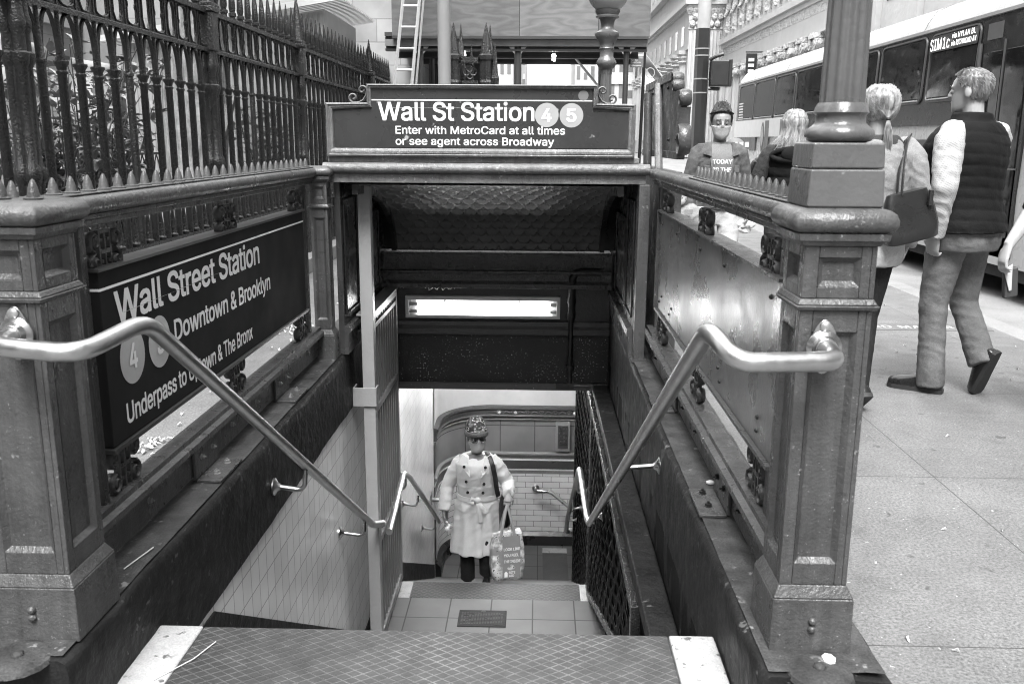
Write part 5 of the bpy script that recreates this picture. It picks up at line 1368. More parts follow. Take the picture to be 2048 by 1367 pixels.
while y < 128:
    m = MB(); fluted(m, PX-.05, y, .55, 1.5, 8.3, 12); m.box(PX-.7, PX+.3, y-.7, y+.7, 9.1, 9.4); m.build('column', STONE, b, smooth=30)
    MB().lathe((PX-.05, y, 8.25), [(.5, 0), (.72, .15), (.55, .3), (.78, .55), (.62, .7), (.8, .86)], 10).build('capital', STONE2, b)
    for z0, z1 in ((1.6, 4.3), (5.2, 8.2), (10.0, 11.7), (17, 19.5), (21.5, 24), (26, 28.5)): MB().box(PX-.03, PX-.005, y+1.2, y+2.7, z0, z1).build('window', WIN, b)
    y += 4.0
# distant buildings
def far_building(label, x0, x1, y0, y1, h, nx, nz, wallm, z0=3.0):
    b = thing('distant_building', label, 'building', ((x0+x1)/2, y0, 0), 'distant buildings down the street')
    MB().box(x0, x1, y0, y1, 0, h).build('wall', wallm, b)
    m = MB(); m.box(x0-.3, x1+.3, y0-.4, y1, h, h+.7); m.box(x0-.15, x1+.15, y0-.2, y0, 9.0, 9.5); m.build('cornice', wallm, b)
    ux, uz = (x1-x0)/nx, (h-z0)/nz
    for i in range(nx):
        for j in range(nz):
            f = MB().box(x0+ux*(i+.24), x0+ux*(i+.76), y0-.03, y0-.01, z0+uz*(j+.2), z0+uz*(j+.78)).build('window', mat('far_window', .16, .4), b)
            if (i+j) % 3 == 0: MB().box(x0+ux*(i+.26), x0+ux*(i+.74), y0-.05, y0-.035, z0+uz*(j+.5), z0+uz*(j+.77)).build('blind', LGREY, f)
FARW = mat('far_stone', .5, .9, var=.06, vscale=.2)
far_building('pale office block with square windows beyond the scaffold posts', 9.4, 13.1, 128, 150, 34, 3, 9, FARW)
far_building('pale tower seen low through the scaffold on the left', -8.0, -3.9, 138, 160, 46, 4, 12, FARW)
far_building('grey block beside the pale tower under the scaffold', -3.7, -2.0, 150, 165, 19, 2, 5, mat('far_stone_grey', .35, .9))
far_building('pale building low under the scaffold, beside the globe lamp', 5.6, 8.9, 146, 170, 17, 3, 4, FARW)
far_building('tall stone block closing the left side of the street', -34, -11, 60, 120, 42, 8, 11, mat('far_stone_left', .3, .9))

# the street canyon behind the photographer: out of frame, but it shades the pavement and is mirrored in paint and glass
def canyon(label, x0, x1, y0, y1, h, face, c):
    b = thing('office_block', label, 'building', ((x0+x1)/2, (y0+y1)/2, 0), 'office blocks behind the viewpoint')
    MB().box(x0, x1, y0, y1, 0, h).build('wall', mat('block_stone_%d' % int(c*100), c, .9), b)
    m = MB()
    if face in 'xX':
        x = x0 if face == 'x' else x1; n = int((y1-y0)/5)
        for i in range(n):
            for j in range(int(h/4.5)): m.box(x-.03, x+.03, y0+1+i*5, y0+3.6+i*5, 2+j*4.5, 5+j*4.5)
    else:
        for i in range(int((x1-x0)/5)):
            for j in range(int(h/4.5)): m.box(x0+1+i*5, x0+3.6+i*5, y1-.03, y1+.03, 2+j*4.5, 5+j*4.5)
    m.build('windows', WIN, b)
canyon('tall stone office block across the street, behind the viewpoint', 16, 36, -80, 7.5, 55, 'x', .28)
canyon('stone office block on the church side, behind the viewpoint', -36, -14, -80, -2, 42, 'X', .25)
canyon('distant block closing the street behind the viewpoint', -14, 16, -110, -95, 50, 'y', .3)

# churchyard trees down the street, mirrored in the bus windows
for k, (x, y) in enumerate(((-9.5, 34), (-10.5, 46), (-10, 58), (-12, 70), (-11, 26))):
    rs = random.Random(50+k)
    t = thing('street_tree', ['full leafy tree beyond the church, nearest of its row but one', 'broad leafy tree beyond the church, third in its row', 'leafy tree beyond the church, fourth in its row', 'leafy tree at the far end of the churchyard row', 'leafy tree close behind the church, first in its row'][k], 'tree', (x, y, 0), 'churchyard trees beyond the church')
    MB().tube([(x, y, 0), (x+.1, y, 2), (x-.1, y+.2, 4.5), (x, y, 7)], [.32, .26, .2, .1], 9).build('trunk', BARK, t)
    m = MB()
    for q in range(1500):
        d = Vector((rs.gauss(0, 1), rs.gauss(0, 1), rs.gauss(0, 1))).normalized()*rs.random()**.4; c = Vector((x, y, 7.2))+Vector((d.x*3.2, d.y*3.6, d.z*3.6))
        leaf(m, c, Vector((rs.gauss(0, 1), rs.gauss(0, 1), rs.gauss(-.3, 1))).normalized(), .5, .3, Z_)
    m.build('crown', mat('tree_leaf', .06, .6, var=.4), t, smooth=0)
# ================================================================== PEOPLE
SKIN = mat('skin_light', .32, .5, var=.1, vscale=12, bump=.08, bscale=120)
SKIND = mat('skin_dark', .24, .45, var=.12, vscale=12, bump=.08, bscale=120)
SKINM = mat('skin_mid', .22, .45, var=.12, vscale=12, bump=.08, bscale=120)
def cloth(name, c, var=.2, vs=9, bump=.35, bs=60, rough=.85, fine=.15): return mat(name, c, rough, var=var, vscale=vs, bump=bump, bscale=bs, fine=fine, spec=.25)
DENIM = cloth('blue_denim', .125, .45, 6); DENIML = cloth('light_denim', .22, .3, 8); DENIMD = cloth('dark_denim', .045, .45, 7); DENIMM = cloth('mid_denim', .085, .5, 14)
COATM = cloth('trench_cotton', .47, .07, 3, .15, 30, fine=.05); BLACKC = cloth('black_cloth', .012, .3); NAVY = mat('navy_quilt', .008, .8, var=.3, vscale=5, bump=.25, bscale=90, spec=.12)
WHITEC = cloth('white_cotton', .38, .08); TEE = cloth('grey_tee', .16, .1); SHOE = mat('black_leather', .012, .25, bump=.1, bscale=60, spec=.6); SOLE = mat('shoe_sole', .02, .7)
CHECK = None
def checkmat():
    n = NT('checked_shirt'); s = n.t.nodes.new('ShaderNodeSeparateXYZ'); n.t.links.new(n.obj, s.inputs[0])
    a = n.math('FRACT', n.math('MULTIPLY', n.math('ADD', s.outputs[2], n.math('MULTIPLY', s.outputs[0], .8)), 80))
    b = n.math('FRACT', n.math('MULTIPLY', n.math('SUBTRACT', s.outputs[2], n.math('MULTIPLY', s.outputs[1], .8)), 80))
    d = n.math('MULTIPLY', n.math('LESS_THAN', a, .42), n.math('LESS_THAN', b, .55))
    return n.done(n.mix(d, .36, .25), .85, 0, n.bump(n.noise(40, 3), .2, .005), .25)
CHECK = checkmat()
def dotmat():
    n = NT('polka_dots'); v = n.node('TexVoronoi', Vector=n.obj, Scale=42.0); return n.done(n.mix(n.math('LESS_THAN', v, .24), .6, .02), .8)
DOTS = dotmat()
def knitmat():
    n = NT('patterned_knit'); v = n.noise(26, 1); w_ = n.noise(52, 1, n.map((1, 1, 1.5)))
    c = n.mix(n.math('GREATER_THAN', v, .56), .022, .09); c = n.mix(n.math('GREATER_THAN', w_, .645), c, .5)
    return n.done(c, .95, 0, n.bump(n.noise(120, 2), .6, .01), .1)
KNIT = knitmat()
def hairmat(name, a, b):
    n = NT(name); v = n.noise(1.0, 4, n.map((55, 55, 5))); return n.done(n.ramp(v, .3, .7, a, b), .42, 0, n.bump(v, .5, .006), .5)
BLOND = hairmat('blonde_hair', .08, .44); GREYH = hairmat('grey_hair', .07, .27); DARKH = hairmat('dark_hair', .008, .03)
EYEW = mat('eye_white', .3, .3); EYEB = mat('eye_iris', .02, .1)

def remesh(mb, vox, it=3, disp=None, sm=.5):
    me = bpy.data.meshes.new('t'); me.from_pydata([tuple(p) for p in mb.v], [], mb.f)
    b = bmesh.new(); b.from_mesh(me); bmesh.ops.recalc_face_normals(b, faces=b.faces); b.to_mesh(me); b.free()
    o = bpy.data.objects.new('t', me); col.objects.link(o)
    q = o.modifiers.new('r', 'REMESH'); q.mode = 'VOXEL'; q.voxel_size = vox
    q = o.modifiers.new('s', 'SMOOTH'); q.factor = sm; q.iterations = it
    dg = bpy.context.evaluated_depsgraph_get(); ev = bpy.data.meshes.new_from_object(o.evaluated_get(dg))
    r = MB(); r.v = [v.co.copy() for v in ev.vertices]; r.f = [tuple(p.vertices) for p in ev.polygons]
    if disp is not None:
        nn = [v.normal.copy() for v in ev.vertices]
        r.v = [p+n_*disp(p, n_) for p, n_ in zip(r.v, nn)]
    bpy.data.objects.remove(o); bpy.data.meshes.remove(me); bpy.data.meshes.remove(ev)
    return r
def wrinkle(amp, fx=7, fz=20, seed=0.0, tilt=.6):
    def f(p, n_):
        a = mnoise.noise(Vector((p.x*fx+seed, p.y*fx, (p.z+tilt*p.x)*fz))); b = mnoise.noise(Vector((p.x*fx*2.1, p.y*fx*2.1+seed, (p.z-tilt*p.y)*fz*1.8)))
        return amp*(1-2*abs(a))*.8+amp*.45*b
    return f
def quilt(step, amp, wr=.002):
    w_ = wrinkle(wr, 10, 14)
    def f(p, n_):
        q = abs(math.sin(PI*(p.z+.012*math.sin(p.x*9))/step)); return amp*(q**.45-.75)+w_(p, n_)
    return f

HEAD = [(0, .020, .080, .035), (.05, .040, .094, .0), (.14, .053, .098, -.03), (.28, .063, .096, -.055), (.40, .069, .097, -.078), (.5, .073, .091, -.09), (.58, .075, .098, -.096), (.66, .077, .099, -.099), (.8, .074, .087, -.097), (.9, .059, .062, -.078), (.97, .036, .034, -.045), (1.0, .010, .006, -.018)]
def interp(T, t):
    if t <= T[0][0]: return T[0][1:]
    for a, b in zip(T, T[1:]):
        if t <= b[0]:
            f = (t-a[0])/(b[0]-a[0]); return tuple(x*(1-f)+y*f for x, y in zip(a[1:], b[1:]))
    return T[-1][1:]
HH = .228
def headpt(t, phi, off=0.0):
    """phi 0 = front; positive toward the person's left (-X)."""
    hw, yf, yb = interp(HEAD, t); cy, hd = (yf+yb)/2, (yf-yb)/2
    tz = max(0, (t-.8)/.2)
    return Vector((-(hw+off)*math.sin(phi), cy+(hd+off)*math.cos(phi), t*HH+off*tz))

class Person:
    def __init__(s, name_label, loc, rotz, H, skin, J=None, bulk=1.0, head=(0, 0, 0), headoff=(0, 0, 0), lean=(0, 0), curlL=1.1, curlR=1.1, palmL=None, palmR=None):
        s.k = H/1.75; k = s.k
        s.t = local(thing('person', name_label, 'person', loc, rotz=rotz)); s.skin = skin; s.bulk = bulk; s.lean = lean
        D = dict(hip=(.095, 0, .93), knee=(.098, .012, .50), ank=(.095, -.02, .085), toe=(0, 1, 0), sh=(.185, -.01, 1.425), el=(.235, -.04, 1.135), wr=(.235, .05, .885), hand=(0, .15, -1))
        s.J = {}
        for n_, v in D.items():
            for sd_, sg in (('R', 1), ('L', -1)):
                v2 = (J or {}).get(n_+sd_, (sg*v[0], v[1], v[2]) if n_ not in ('toe', 'hand') else v)
                s.J[n_+sd_] = Vector(v2)*(k if n_ not in ('toe', 'hand') else 1)
        hb = Vector((lean[0]*.58, lean[1]*.58+.0, 1.515))+Vector(headoff); s.hb = hb*k
        s.HM = Matrix.Translation(s.hb) @ Matrix.Rotation(head[2], 4, 'Z') @ Matrix.Rotation(head[0], 4, 'X') @ Matrix.Rotation(head[1], 4, 'Y') @ Matrix.Scale(k**.35, 4)
        m = MB()
        m.loft([[s.torso(z, 2*PI*i/20, -.012) for i in range(20)] for z in (.80, .86, .92, 1.0, 1.08, 1.16, 1.24, 1.32, 1.38, 1.43, 1.465)])
        rings = []
        for i in range(24): rings.append([s.HM @ headpt(i/23, 2*PI*q/20) for q in range(20)])
        m.loft(rings)
        nb = Vector((lean[0]*.5, lean[1]*.5-.015, 1.42))*k
        m.tube([nb, nb*.45+(s.HM @ Vector((0, -.02, .02)))*.55, s.HM @ Vector((0, -.012, .06))], [.062*k, .054*k, .054*k], 14)
        for sg in (-1, 1):
            m.ball(s.HM @ Vector((sg*.082, -.012, .48*HH)), .032*k, 10, 8, (.32, .62, 1), s.HM.to_3x3())
            m.ball(s.HM @ Vector((sg*.030, .083, .635*HH)), .02, 8, 6, (1.1, .6, .4), s.HM.to_3x3())
        m.tube([s.HM @ Vector((0, .093, .60*HH)), s.HM @ Vector((0, .110, .47*HH)), s.HM @ Vector((0, .112, .425*HH)), s.HM @ Vector((0, .092, .39*HH))], [.008, .012, .015, .009], 8)
        for sg in (-1, 1): m.ball(s.HM @ Vector((sg*.013, .102, .425*HH)), .009, 8, 6)
        m.ball(s.HM @ Vector((0, .091, .285*HH)), .019, 10, 6, (1.2, .5, .35)); m.ball(s.HM @ Vector((0, .089, .235*HH)), .018, 10, 6, (1.1, .5, .4))
        for sd_ in 'LR':
            a, b, c = s.J['sh'+sd_], s.J['el'+sd_], s.J['wr'+sd_]
            m.tube([a, a.lerp(b, .5), b, b.lerp(c, .3), c], [.052*k, .046*k, .038*k, .04*k, .026*k], 12)
            a, b, c = s.J['hip'+sd_], s.J['knee'+sd_], s.J['ank'+sd_]
            m.tube([a, a.lerp(b, .5), b, b.lerp(c, .35), c, c-Z_*.03*k], [.085*k, .072*k, .05*k, .052*k, .035*k, .036*k], 12)
            s.hand(m, sd_, curlL if sd_ == 'L' else curlR, palmL if sd_ == 'L' else palmR)
        remesh(m, .0058, 2).build('body', skin, s.t, smooth=180)
    def torso(s, z, phi, off=0.0, wide=1.0):
        T = [(.78, .15, .112, -.02), (.86, .172, .125, -.02), (.93, .175, .125, -.015), (1.02, .158, .112, -.005), (1.1, .155, .108, 0), (1.2, .165, .115, .004), (1.3, .18, .122, .006), (1.38, .182, .112, 0), (1.43, .15, .088, -.01), (1.465, .10, .07, -.014), (1.5, .07, .06, -.014)]
        w_, d, yo = interp(T, z); k = s.k; b = s.bulk
        f = max(0, z-.93)
        return Vector((-(w_*b+off)*wide*math.sin(phi)+s.lean[0]*f, (d*b+off)*math.cos(phi)+yo+s.lean[1]*f, z))*k
    def hand(s, m, sd_, curl, palm):
        k = s.k; w_ = s.J['wr'+sd_]; d = s.J['hand'+sd_].normalized()
        inner = Vector((1 if sd_ == 'L' else -1, 0, 0)); n_ = Vector(palm) if palm is not None else inner
        n_ = (n_-d*n_.dot(d)).normalized(); sd = n_.cross(d)           # thumb side
        if (sd.y if palm is None else sd.dot(Vector((0, 1, 0)))) < 0: sd = -sd
        m.tube([w_-d*.01*k, w_+d*.03*k, w_+d*.07*k, w_+d*.09*k], [(.018*k, .027*k), (.016*k, .036*k), (.015*k, .041*k), (.012*k, .038*k)], 12, ref=n_)
        for i, (o_, ln) in enumerate(((.030, .072), (.010, .080), (-.010, .075), (-.030, .058))):
            p = w_+d*.085*k+sd*o_*k; pts = [p-d*.01]; a = curl*.35
            for q, fr in enumerate((.45, .32, .23)):
                a_ = a+curl*(.0 if q == 0 else .62*q)*(1+.06*i); p = p+(d*math.cos(a_)+n_*math.sin(a_))*ln*fr*k; pts.append(p)
            m.tube(pts, [.0095*k, .0092*k, .0082*k, .0065*k], 8)
        p = w_+d*.028*k+sd*.030*k; q1 = p+(d*.75+sd*.6+n_*.25).normalized()*.036*k; q2 = q1+(d*.9+n_*.55*max(.3, curl)).normalized()*.03*k; q3 = q2+(d*.7+n_*.8*max(.3, curl)-sd*.2).normalized()*.022*k
        m.tube([p-d*.01, p, q1, q2, q3], [.013*k, .0135*k, .0115*k, .0098*k, .007*k], 8)
        s.J['grip'+sd_] = w_+d*.10*k+n_*.03*k
    def legs(s, m_, r=(.095, .088, .066, .062, .066), hem=.05, name='trousers', wr=.006, disp=None, top=1.0, seed=0):
        m = MB(); k = s.k
        m.loft([[s.torso(z, 2*PI*i/20, .006) for i in range(20)] for z in [.80+(top-.80)*q/5 for q in range(6)]])
        for sd_ in 'LR':
            a, b, c = s.J['hip'+sd_], s.J['knee'+sd_], s.J['ank'+sd_]; e = c+(c-b).normalized()*hem*k
            m.tube([a+Z_*.02*k, a.lerp(b, .4), b, b.lerp(c, .5), e], [q*k for q in r], 16)
        return remesh(m, .0085, 3, disp or wrinkle(wr, 8, 17, seed)).build(name, m_, s.t, smooth=180)
    def top(s, m_, name='jacket', off=.02, zb=.88, zt=1.49, sleeves=True, rs=(.078, .068, .058, .055, .048), upto=1.0, disp=None, collar=.0, vox=.0085, flare=0.0, seed=3):
        m = MB(); k = s.k; N = 10
        m.loft([[s.torso(max(.78, z), 2*PI*i/24, off+flare*max(0, (1.0-z)/.5))-Z_*max(0, .78-z)*k for i in range(24)] for z in [zb+(zt-zb)*q/N for q in range(N+1)]])
        if sleeves:
            for sd_ in 'LR':
                a, b, c = s.J['sh'+sd_], s.J['el'+sd_], s.J['wr'+sd_]; c = b.lerp(c, upto)
                m.tube([a+Vector((-a.x*.42, 0, .022*k)), a+Vector((-a.x*.16, 0, .006*k)), a.lerp(b, .12), a.lerp(b, .3), a.lerp(b, .6), b, b.lerp(c, .5), c], [rs[0]*.5*k, rs[0]*.85*k, rs[0]*.98*k, rs[0]*k, rs[1]*k, rs[2]*k, rs[3]*k, rs[4]*k], 16)
        else:
            for sd_ in ('LR' if rs[0] > .01 else ''):
                a = s.J['sh'+sd_]; m.ball(a-Vector((a.x*.30, 0, .004)), rs[0]*.86*k, 14, 10, (.62, 1.0, .9))
        if collar: m.loft([[s.torso(1.46+collar*q, 2*PI*i/20, .012+.002*q) for i in range(20)] for q in (0, .5, 1)])
        return remesh(m, vox, 3, disp or wrinkle(.006, 8, 16, seed)).build(name, m_, s.t, smooth=180)
    def sleeves(s, m_, rs=(.07, .062, .056, .05, .042), upto=1.0, name='shirt_sleeve', wr=.006):
        k = s.k
        for sd_ in 'LR':
            m = MB(); a, b, c = s.J['sh'+sd_], s.J['el'+sd_], s.J['wr'+sd_]; c = b.lerp(c, upto)
            m.tube([a+Vector((-a.x*.38, 0, .03*k)), a+Vector((-a.x*.12, 0, .012*k)), a.lerp(b, .12), a.lerp(b, .3), a.lerp(b, .65), b, b.lerp(c, .5), c], [q*k for q in (rs[0]*.45, rs[0]*.82, rs[0]*.97, rs[0], rs[1], rs[2], rs[3], rs[4])], 18)
            remesh(m, .007, 2, wrinkle(wr, 9, 19, 2)).build(name, m_, s.t, smooth=180)
    def shoes(s, m_, ln=.275, boot=0.0):
        k = s.k
        for sd_ in 'LR':
            c = s.J['ank'+sd_]; d = s.J['toe'+sd_].normalized(); up = Z_ if abs(d.z) < .5 else Vector((0, 1, 0)) if d.z < 0 else Z_
            side = d.cross(up).normalized(); up = side.cross(d)
            base = c-up*.085*k
            m = MB(); rings = []
            for f, hw, h in ((-.24, .018, .045), (-.22, .030, .065), (-.1, .036, .085), (.1, .037, .088), (.3, .041, .068), (.5, .047, .055), (.66, .046, .045), (.74, .032, .034), (.765, .012, .022)):
                p = base+d*f*ln*k
                rings.append([p+side*hw*math.cos(a)*k+up*(.022+h*max(0, math.sin(a)) if math.sin(a) > 0 else .022+.004*math.sin(a))*k for a in [2*PI*i/14 for i in range(14)]])
            m.loft(rings)
            if boot: m.tube([c-up*.03*k, c+up*boot*k], [.046*k, .05*k], 12)
            sh = m.build('shoe', m_, s.t, smooth=60)
            m = MB(); rings = []
            for f, hw in ((-.25, .02), (-.22, .034), (0, .039), (.3, .043), (.5, .050), (.66, .049), (.75, .033), (.78, .01)):
                p = base+d*f*ln*k; rings.append([p+side*hw*k+up*.024*k, p-side*hw*k+up*.024*k, p-side*hw*k, p+side*hw*k])
            m.loft(rings); m.build('sole', SOLE, sh, smooth=30)
    def eyes(s, down=.3):
        for sg in (-1, 1):
            e = MB().ball(s.HM @ Vector((sg*.031, .0785, .513*HH)), .0125, 12, 8).build('eye', EYEW, s.t, smooth=180)
            MB().ball(s.HM @ Vector((sg*.031, .0868, .508*HH-down*.004)), .006, 10, 6).build('iris', EYEB, e, smooth=180)
        m = MB()
        for sg in (-1, 1): m.tube([s.HM @ Vector((sg*x, y, z*HH)) for x, y, z in ((.014, .099, .655), (.03, .0995, .668), (.05, .087, .65))], [.0018, .0025, .0012], 6)
        m.build('eyebrows', DARKH, s.t, smooth=180)
        m = MB()
        for sg in (-1, 1): m.tube([s.HM @ Vector((sg*x, y, z*HH)) for x, y, z in ((.014, .092, .508), (.03, .0955, .497), (.047, .087, .505))], [.002, .003, .002], 6)
        m.build('lashes', DARKH, s.t, smooth=180)
        for sg in (-1, 1): MB().ball(s.HM @ Vector((sg*.031, .0785, .513*HH+.003+.004*down)), .0138, 12, 8).build('eyelid', s.skin, s.t, smooth=180)
    def mask(s, m_, name='face_mask', t1=.46):
        m = MB()
        def f(u, v):
            ph = (u-.5)*2*R(98); t = .0+v*t1*(1-.12*abs(u-.5)*2)
            nose = .016*math.exp(-(ph/.28)**2)*(.35+.65*v)
            return s.HM @ (headpt(t, ph, .0065)+Vector((0, nose, -.006*(1-v))))
        m.grid(f, 28, 14); mk = m.build(name, m_, s.t, smooth=180, solid=.002)
        m = MB()
        for sg in (-1, 1):
            m.tube([s.HM @ headpt(.36, sg*R(92), .008), s.HM @ Vector((-sg*.080, -.012, .52*HH))], .0025, 5); m.tube([s.HM @ headpt(.06, sg*R(88), .008), s.HM @ Vector((-sg*.080, -.02, .42*HH))], .0025, 5)
        m.build('ear_loop', m_, mk)
    def hairshell(s, m_, low, off=.012, amp=.004, name='hair', fr=40):
        """low(phi) gives the hairline height (0..1 of the head) at each angle."""
        m = MB()
        def f(u, v):
            ph = u*2*PI; t0 = low(ph); t = t0+(1-t0)*v
            o_ = off*min(1, .25+v*5)
            p = headpt(min(1, t), ph, o_)
            if v > .985: p = Vector((p.x*.3, p.y*.3, HH+off*.9))
            return s.HM @ (p+p.normalized()*amp*mnoise.noise(p*fr))
        m.grid(f, 48, 26); return m.build(name, m_, s.t, smooth=180)
    def strands(s, m_, paths, name='hair_strands', r_=.0022):
        m = MB()
        for p in paths: m.tube(p, [r_*.7]+[r_]*(len(p)-2)+[r_*.35], 4, caps=False)
        return m.build(name, m_, s.t, smooth=180, fix=False)
rg = random.Random(21)

# ---- man in quilted vest
p = Person('man in a dark quilted vest and jeans walking away, looking left', (2.37, 5.12, 0), R(34), 1.80, SKIN,
           J=dict(kneeL=(-.10, .05, .50), ankL=(-.10, .02, .085), toeL=(-.35, 1, 0), kneeR=(.10, .0, .50), ankR=(.07, -.15, .225), toeR=(.1, .38, -.92),
                  shL=(-.225, -.02, 1.415), shR=(.225, -.02, 1.415), elL=(-.305, -.07, 1.14), wrL=(-.265, -.02, .885), handL=(.25, .25, -1), elR=(.31, .08, 1.15), wrR=(.28, .22, .95)), bulk=1.32, head=(R(-3), 0, R(12)), lean=(0, .04), curlL=1.5)
p.legs(DENIM, (.112, .098, .074, .07, .074), .05, 'jeans', .0045, top=.98, seed=4)
p.sleeves(CHECK, (.072, .068, .060, .053, .045), name='checked_sleeve', wr=.006)
p.top(NAVY, 'quilted_vest', .030, .90, 1.47, sleeves=False, rs=(.085,)*5, disp=quilt(.058, .0055, .003), collar=.06, seed=1)
p.shoes(SHOE, .29); p.eyes()
p.hairshell(GREYH, lambda ph: .86-.56*max(0, min(1, (abs(((ph+PI) % (2*PI))-PI)-.75)/1.35)), .009, .004, fr=60)
m = []
for k in range(2200):
    ph = rg.uniform(0, 2*PI); lo = .88-.56*max(0, min(1, (abs(((ph+PI) % (2*PI))-PI)-.75)/1.35)); t = rg.uniform(lo, 1)
    a = headpt(t, ph, .006); nn_ = (a-Vector((0, 0, .5*HH))).normalized(); d = Vector((rg.gauss(0, .2), -.5+rg.gauss(0, .2), -.8)); d = d-nn_*d.dot(nn_)+nn_*.35; d.normalize()
    m.append([p.HM @ a, p.HM @ (a+d*.009), p.HM @ (a+d*.017-Z_*.003)])
p.strands(GREYH, m, r_=.0012)
m = MB(); 
for sd_ in 'L': m.tube([p.J['wrL'], p.J['wrL']+(p.J['elL']-p.J['wrL'])*.16], .046, 14)
m.build('cuff', CHECK, p.t, smooth=60)

# ---- woman with ponytail, denim jacket and black tote
p = Person('blonde woman with a low ponytail in a light denim jacket walking away', (1.76, 4.85, 0), R(8), 1.68, SKIN,
           J=dict(kneeL=(-.09, .1, .50), ankL=(-.09, .12, .085), hipR=(.08, 0, .93), kneeR=(.03, -.02, .5), ankR=(-.04, -.14, .13), toeR=(0, .8, -.6), elR=(.27, -.03, 1.13), wrR=(.24, .02, .90), handR=(-.35, .1, -1)), head=(R(2), 0, R(-4)), curlR=.6)
p.legs(BLACKC, (.092, .082, .056, .052, .046), .03, 'leggings', .002, top=1.0)
p.top(WHITEC, 'white_shirt', .022, .80, 1.0, sleeves=False, rs=(.0,)*5, disp=wrinkle(.004, 9, 7))
p.top(DENIML, 'denim_jacket', .03, .98, 1.475, rs=(.080, .072, .062, .058, .05), disp=wrinkle(.007, 9, 18, 5), collar=.0)
MB().loft([[p.torso(z, 2*PI*i/24, o_) for i in range(24)] for z, o_ in ((1.45, .03), (1.49, .034), (1.50, .026), (1.46, .018))]).build('collar', DENIMD, p.t, smooth=60)
p.shoes(SHOE, .25)
p.hairshell(BLOND, lambda ph: .84-.64*max(0, min(1, (abs(((ph+PI) % (2*PI))-PI)-.7)/1.1)), .016, .004)
m = []
for k in range(1000):
    ph = rg.uniform(R(50), R(310)); t = rg.uniform(.35, 1.0); q = []
    a = headpt(t, ph, .018); tie = Vector((0, -.108, .30*HH))
    for f in (0, .35, .7, 1):
        c = a.lerp(tie, f); t2 = c.z/HH; 
        if f < 1: ph2 = ph+(PI-ph)*f; c = headpt(min(.99, t+( .30-t)*f), ph2, .020-.004*f)
        q.append(p.HM @ c)
    m.append(q)
for k in range(200):
    a = rg.uniform(0, 2*PI); r_ = rg.uniform(0, .016); e = rg.uniform(.12, .19)
    m.append([p.HM @ Vector((r_*.4*math.cos(a), -.11+r_*.4*math.sin(a), .30*HH)), p.HM @ Vector((r_*1.4*math.cos(a), -.128+r_*1.3*math.sin(a), .05*HH)), p.HM @ Vector((r_*1.7*math.cos(a)+.01, -.118+r_*math.sin(a), .1*HH-e*.75)), p.HM @ Vector((r_*.8*math.cos(a)+.014, -.11, .05*HH-e))])
p.strands(BLOND, m, r_=.0013)
MB().ball(p.HM @ Vector((0, -.112, .30*HH)), .014, 10, 8, (1, 1, .6)).build('hair_tie', DARKH, p.t)
# tote on her right shoulder
t = thing('tote_bag', 'large black leather tote hanging from the shoulder of the ponytail woman', 'bag', (1.86, 4.70, .86))
LEA = mat('tote_leather', .014, .3, bump=.15, bscale=90, var=.2, spec=.6)
m = MB(); rings = []
for z, wx, wy, oy in ((.865, .15, .055, 0), (.875, .165, .062, 0), (.95, .175, .065, 0), (1.05, .165, .05, 0), (1.13, .14, .035, 0), (1.16, .125, .03, 0)):
    ring = []
    for i in range(24):
        a = 2*PI*i/24; cx_, sx_ = math.cos(a), math.sin(a); e = .55
        x, y = math.copysign(abs(cx_)**e, cx_)*wx, math.copysign(abs(sx_)**e, sx_)*wy
        v = Matrix.Rotation(R(-12), 3, 'Y') @ Vector((x, y, z-1.16)); v = Matrix.Rotation(R(14), 3, 'Z') @ v; ring.append(v*.86+Vector((1.865, 4.66, 1.16)))
    rings.append(ring)
m.loft(rings); m.build('bag_body', LEA, t, smooth=60)
for dy in (-.03, .03):
    MB().tube([(1.83, 4.66+dy, 1.14), (1.835, 4.68+dy, 1.25), (1.88, 4.77+dy*.5, 1.41), (1.925, 4.83, 1.44)], [(.005, .013)]*4, 6).build('strap', LEA, t, smooth=60)
MB().box(1.965, 1.99, 4.625, 4.645, 1.09, 1.175).build('side_flap', LEA, t, bevel=.008)

# ---- blonde woman with long hair in a dark vest
p = Person('woman with long blonde hair in a dark puffy vest seen from behind', (1.99, 7.25, 0), R(-6), 1.63, SKIN,
           J=dict(elL=(-.29, -.03, 1.16), wrL=(-.22, .12, .98), elR=(.27, -.02, 1.14)), bulk=1.05)
p.legs(DENIMD, (.102, .094, .07, .062, .058), .03, 'dark_jeans', .005, top=1.0, seed=9)
p.sleeves(mat('knit_sleeve', .02, .9, bump=.8, bscale=160), (.07, .064, .058, .05, .042))
p.top(NAVY, 'puffy_vest', .040, .93, 1.46, sleeves=False, rs=(.085,)*5, disp=quilt(.075, .011, .004))
MB().tube([p.torso(1.40-.05*math.cos(a), PI+.9*math.sin(a), .055+.0*math.cos(a)) for a in [2*PI*i/20 for i in range(20)]], .022, 8, closed=True).build('hood_roll', NAVY, p.t, smooth=180)
MB().ball(p.torso(1.40, PI, .05), .085, 16, 10, (1.3, .45, .8)).build('hood', NAVY, p.t, smooth=180)
p.shoes(SHOE, .25)
p.hairshell(BLOND, lambda ph: .8-.7*max(0, min(1, (abs(((ph+PI) % (2*PI))-PI)-.6)/.9)), .018, .004)
m = []
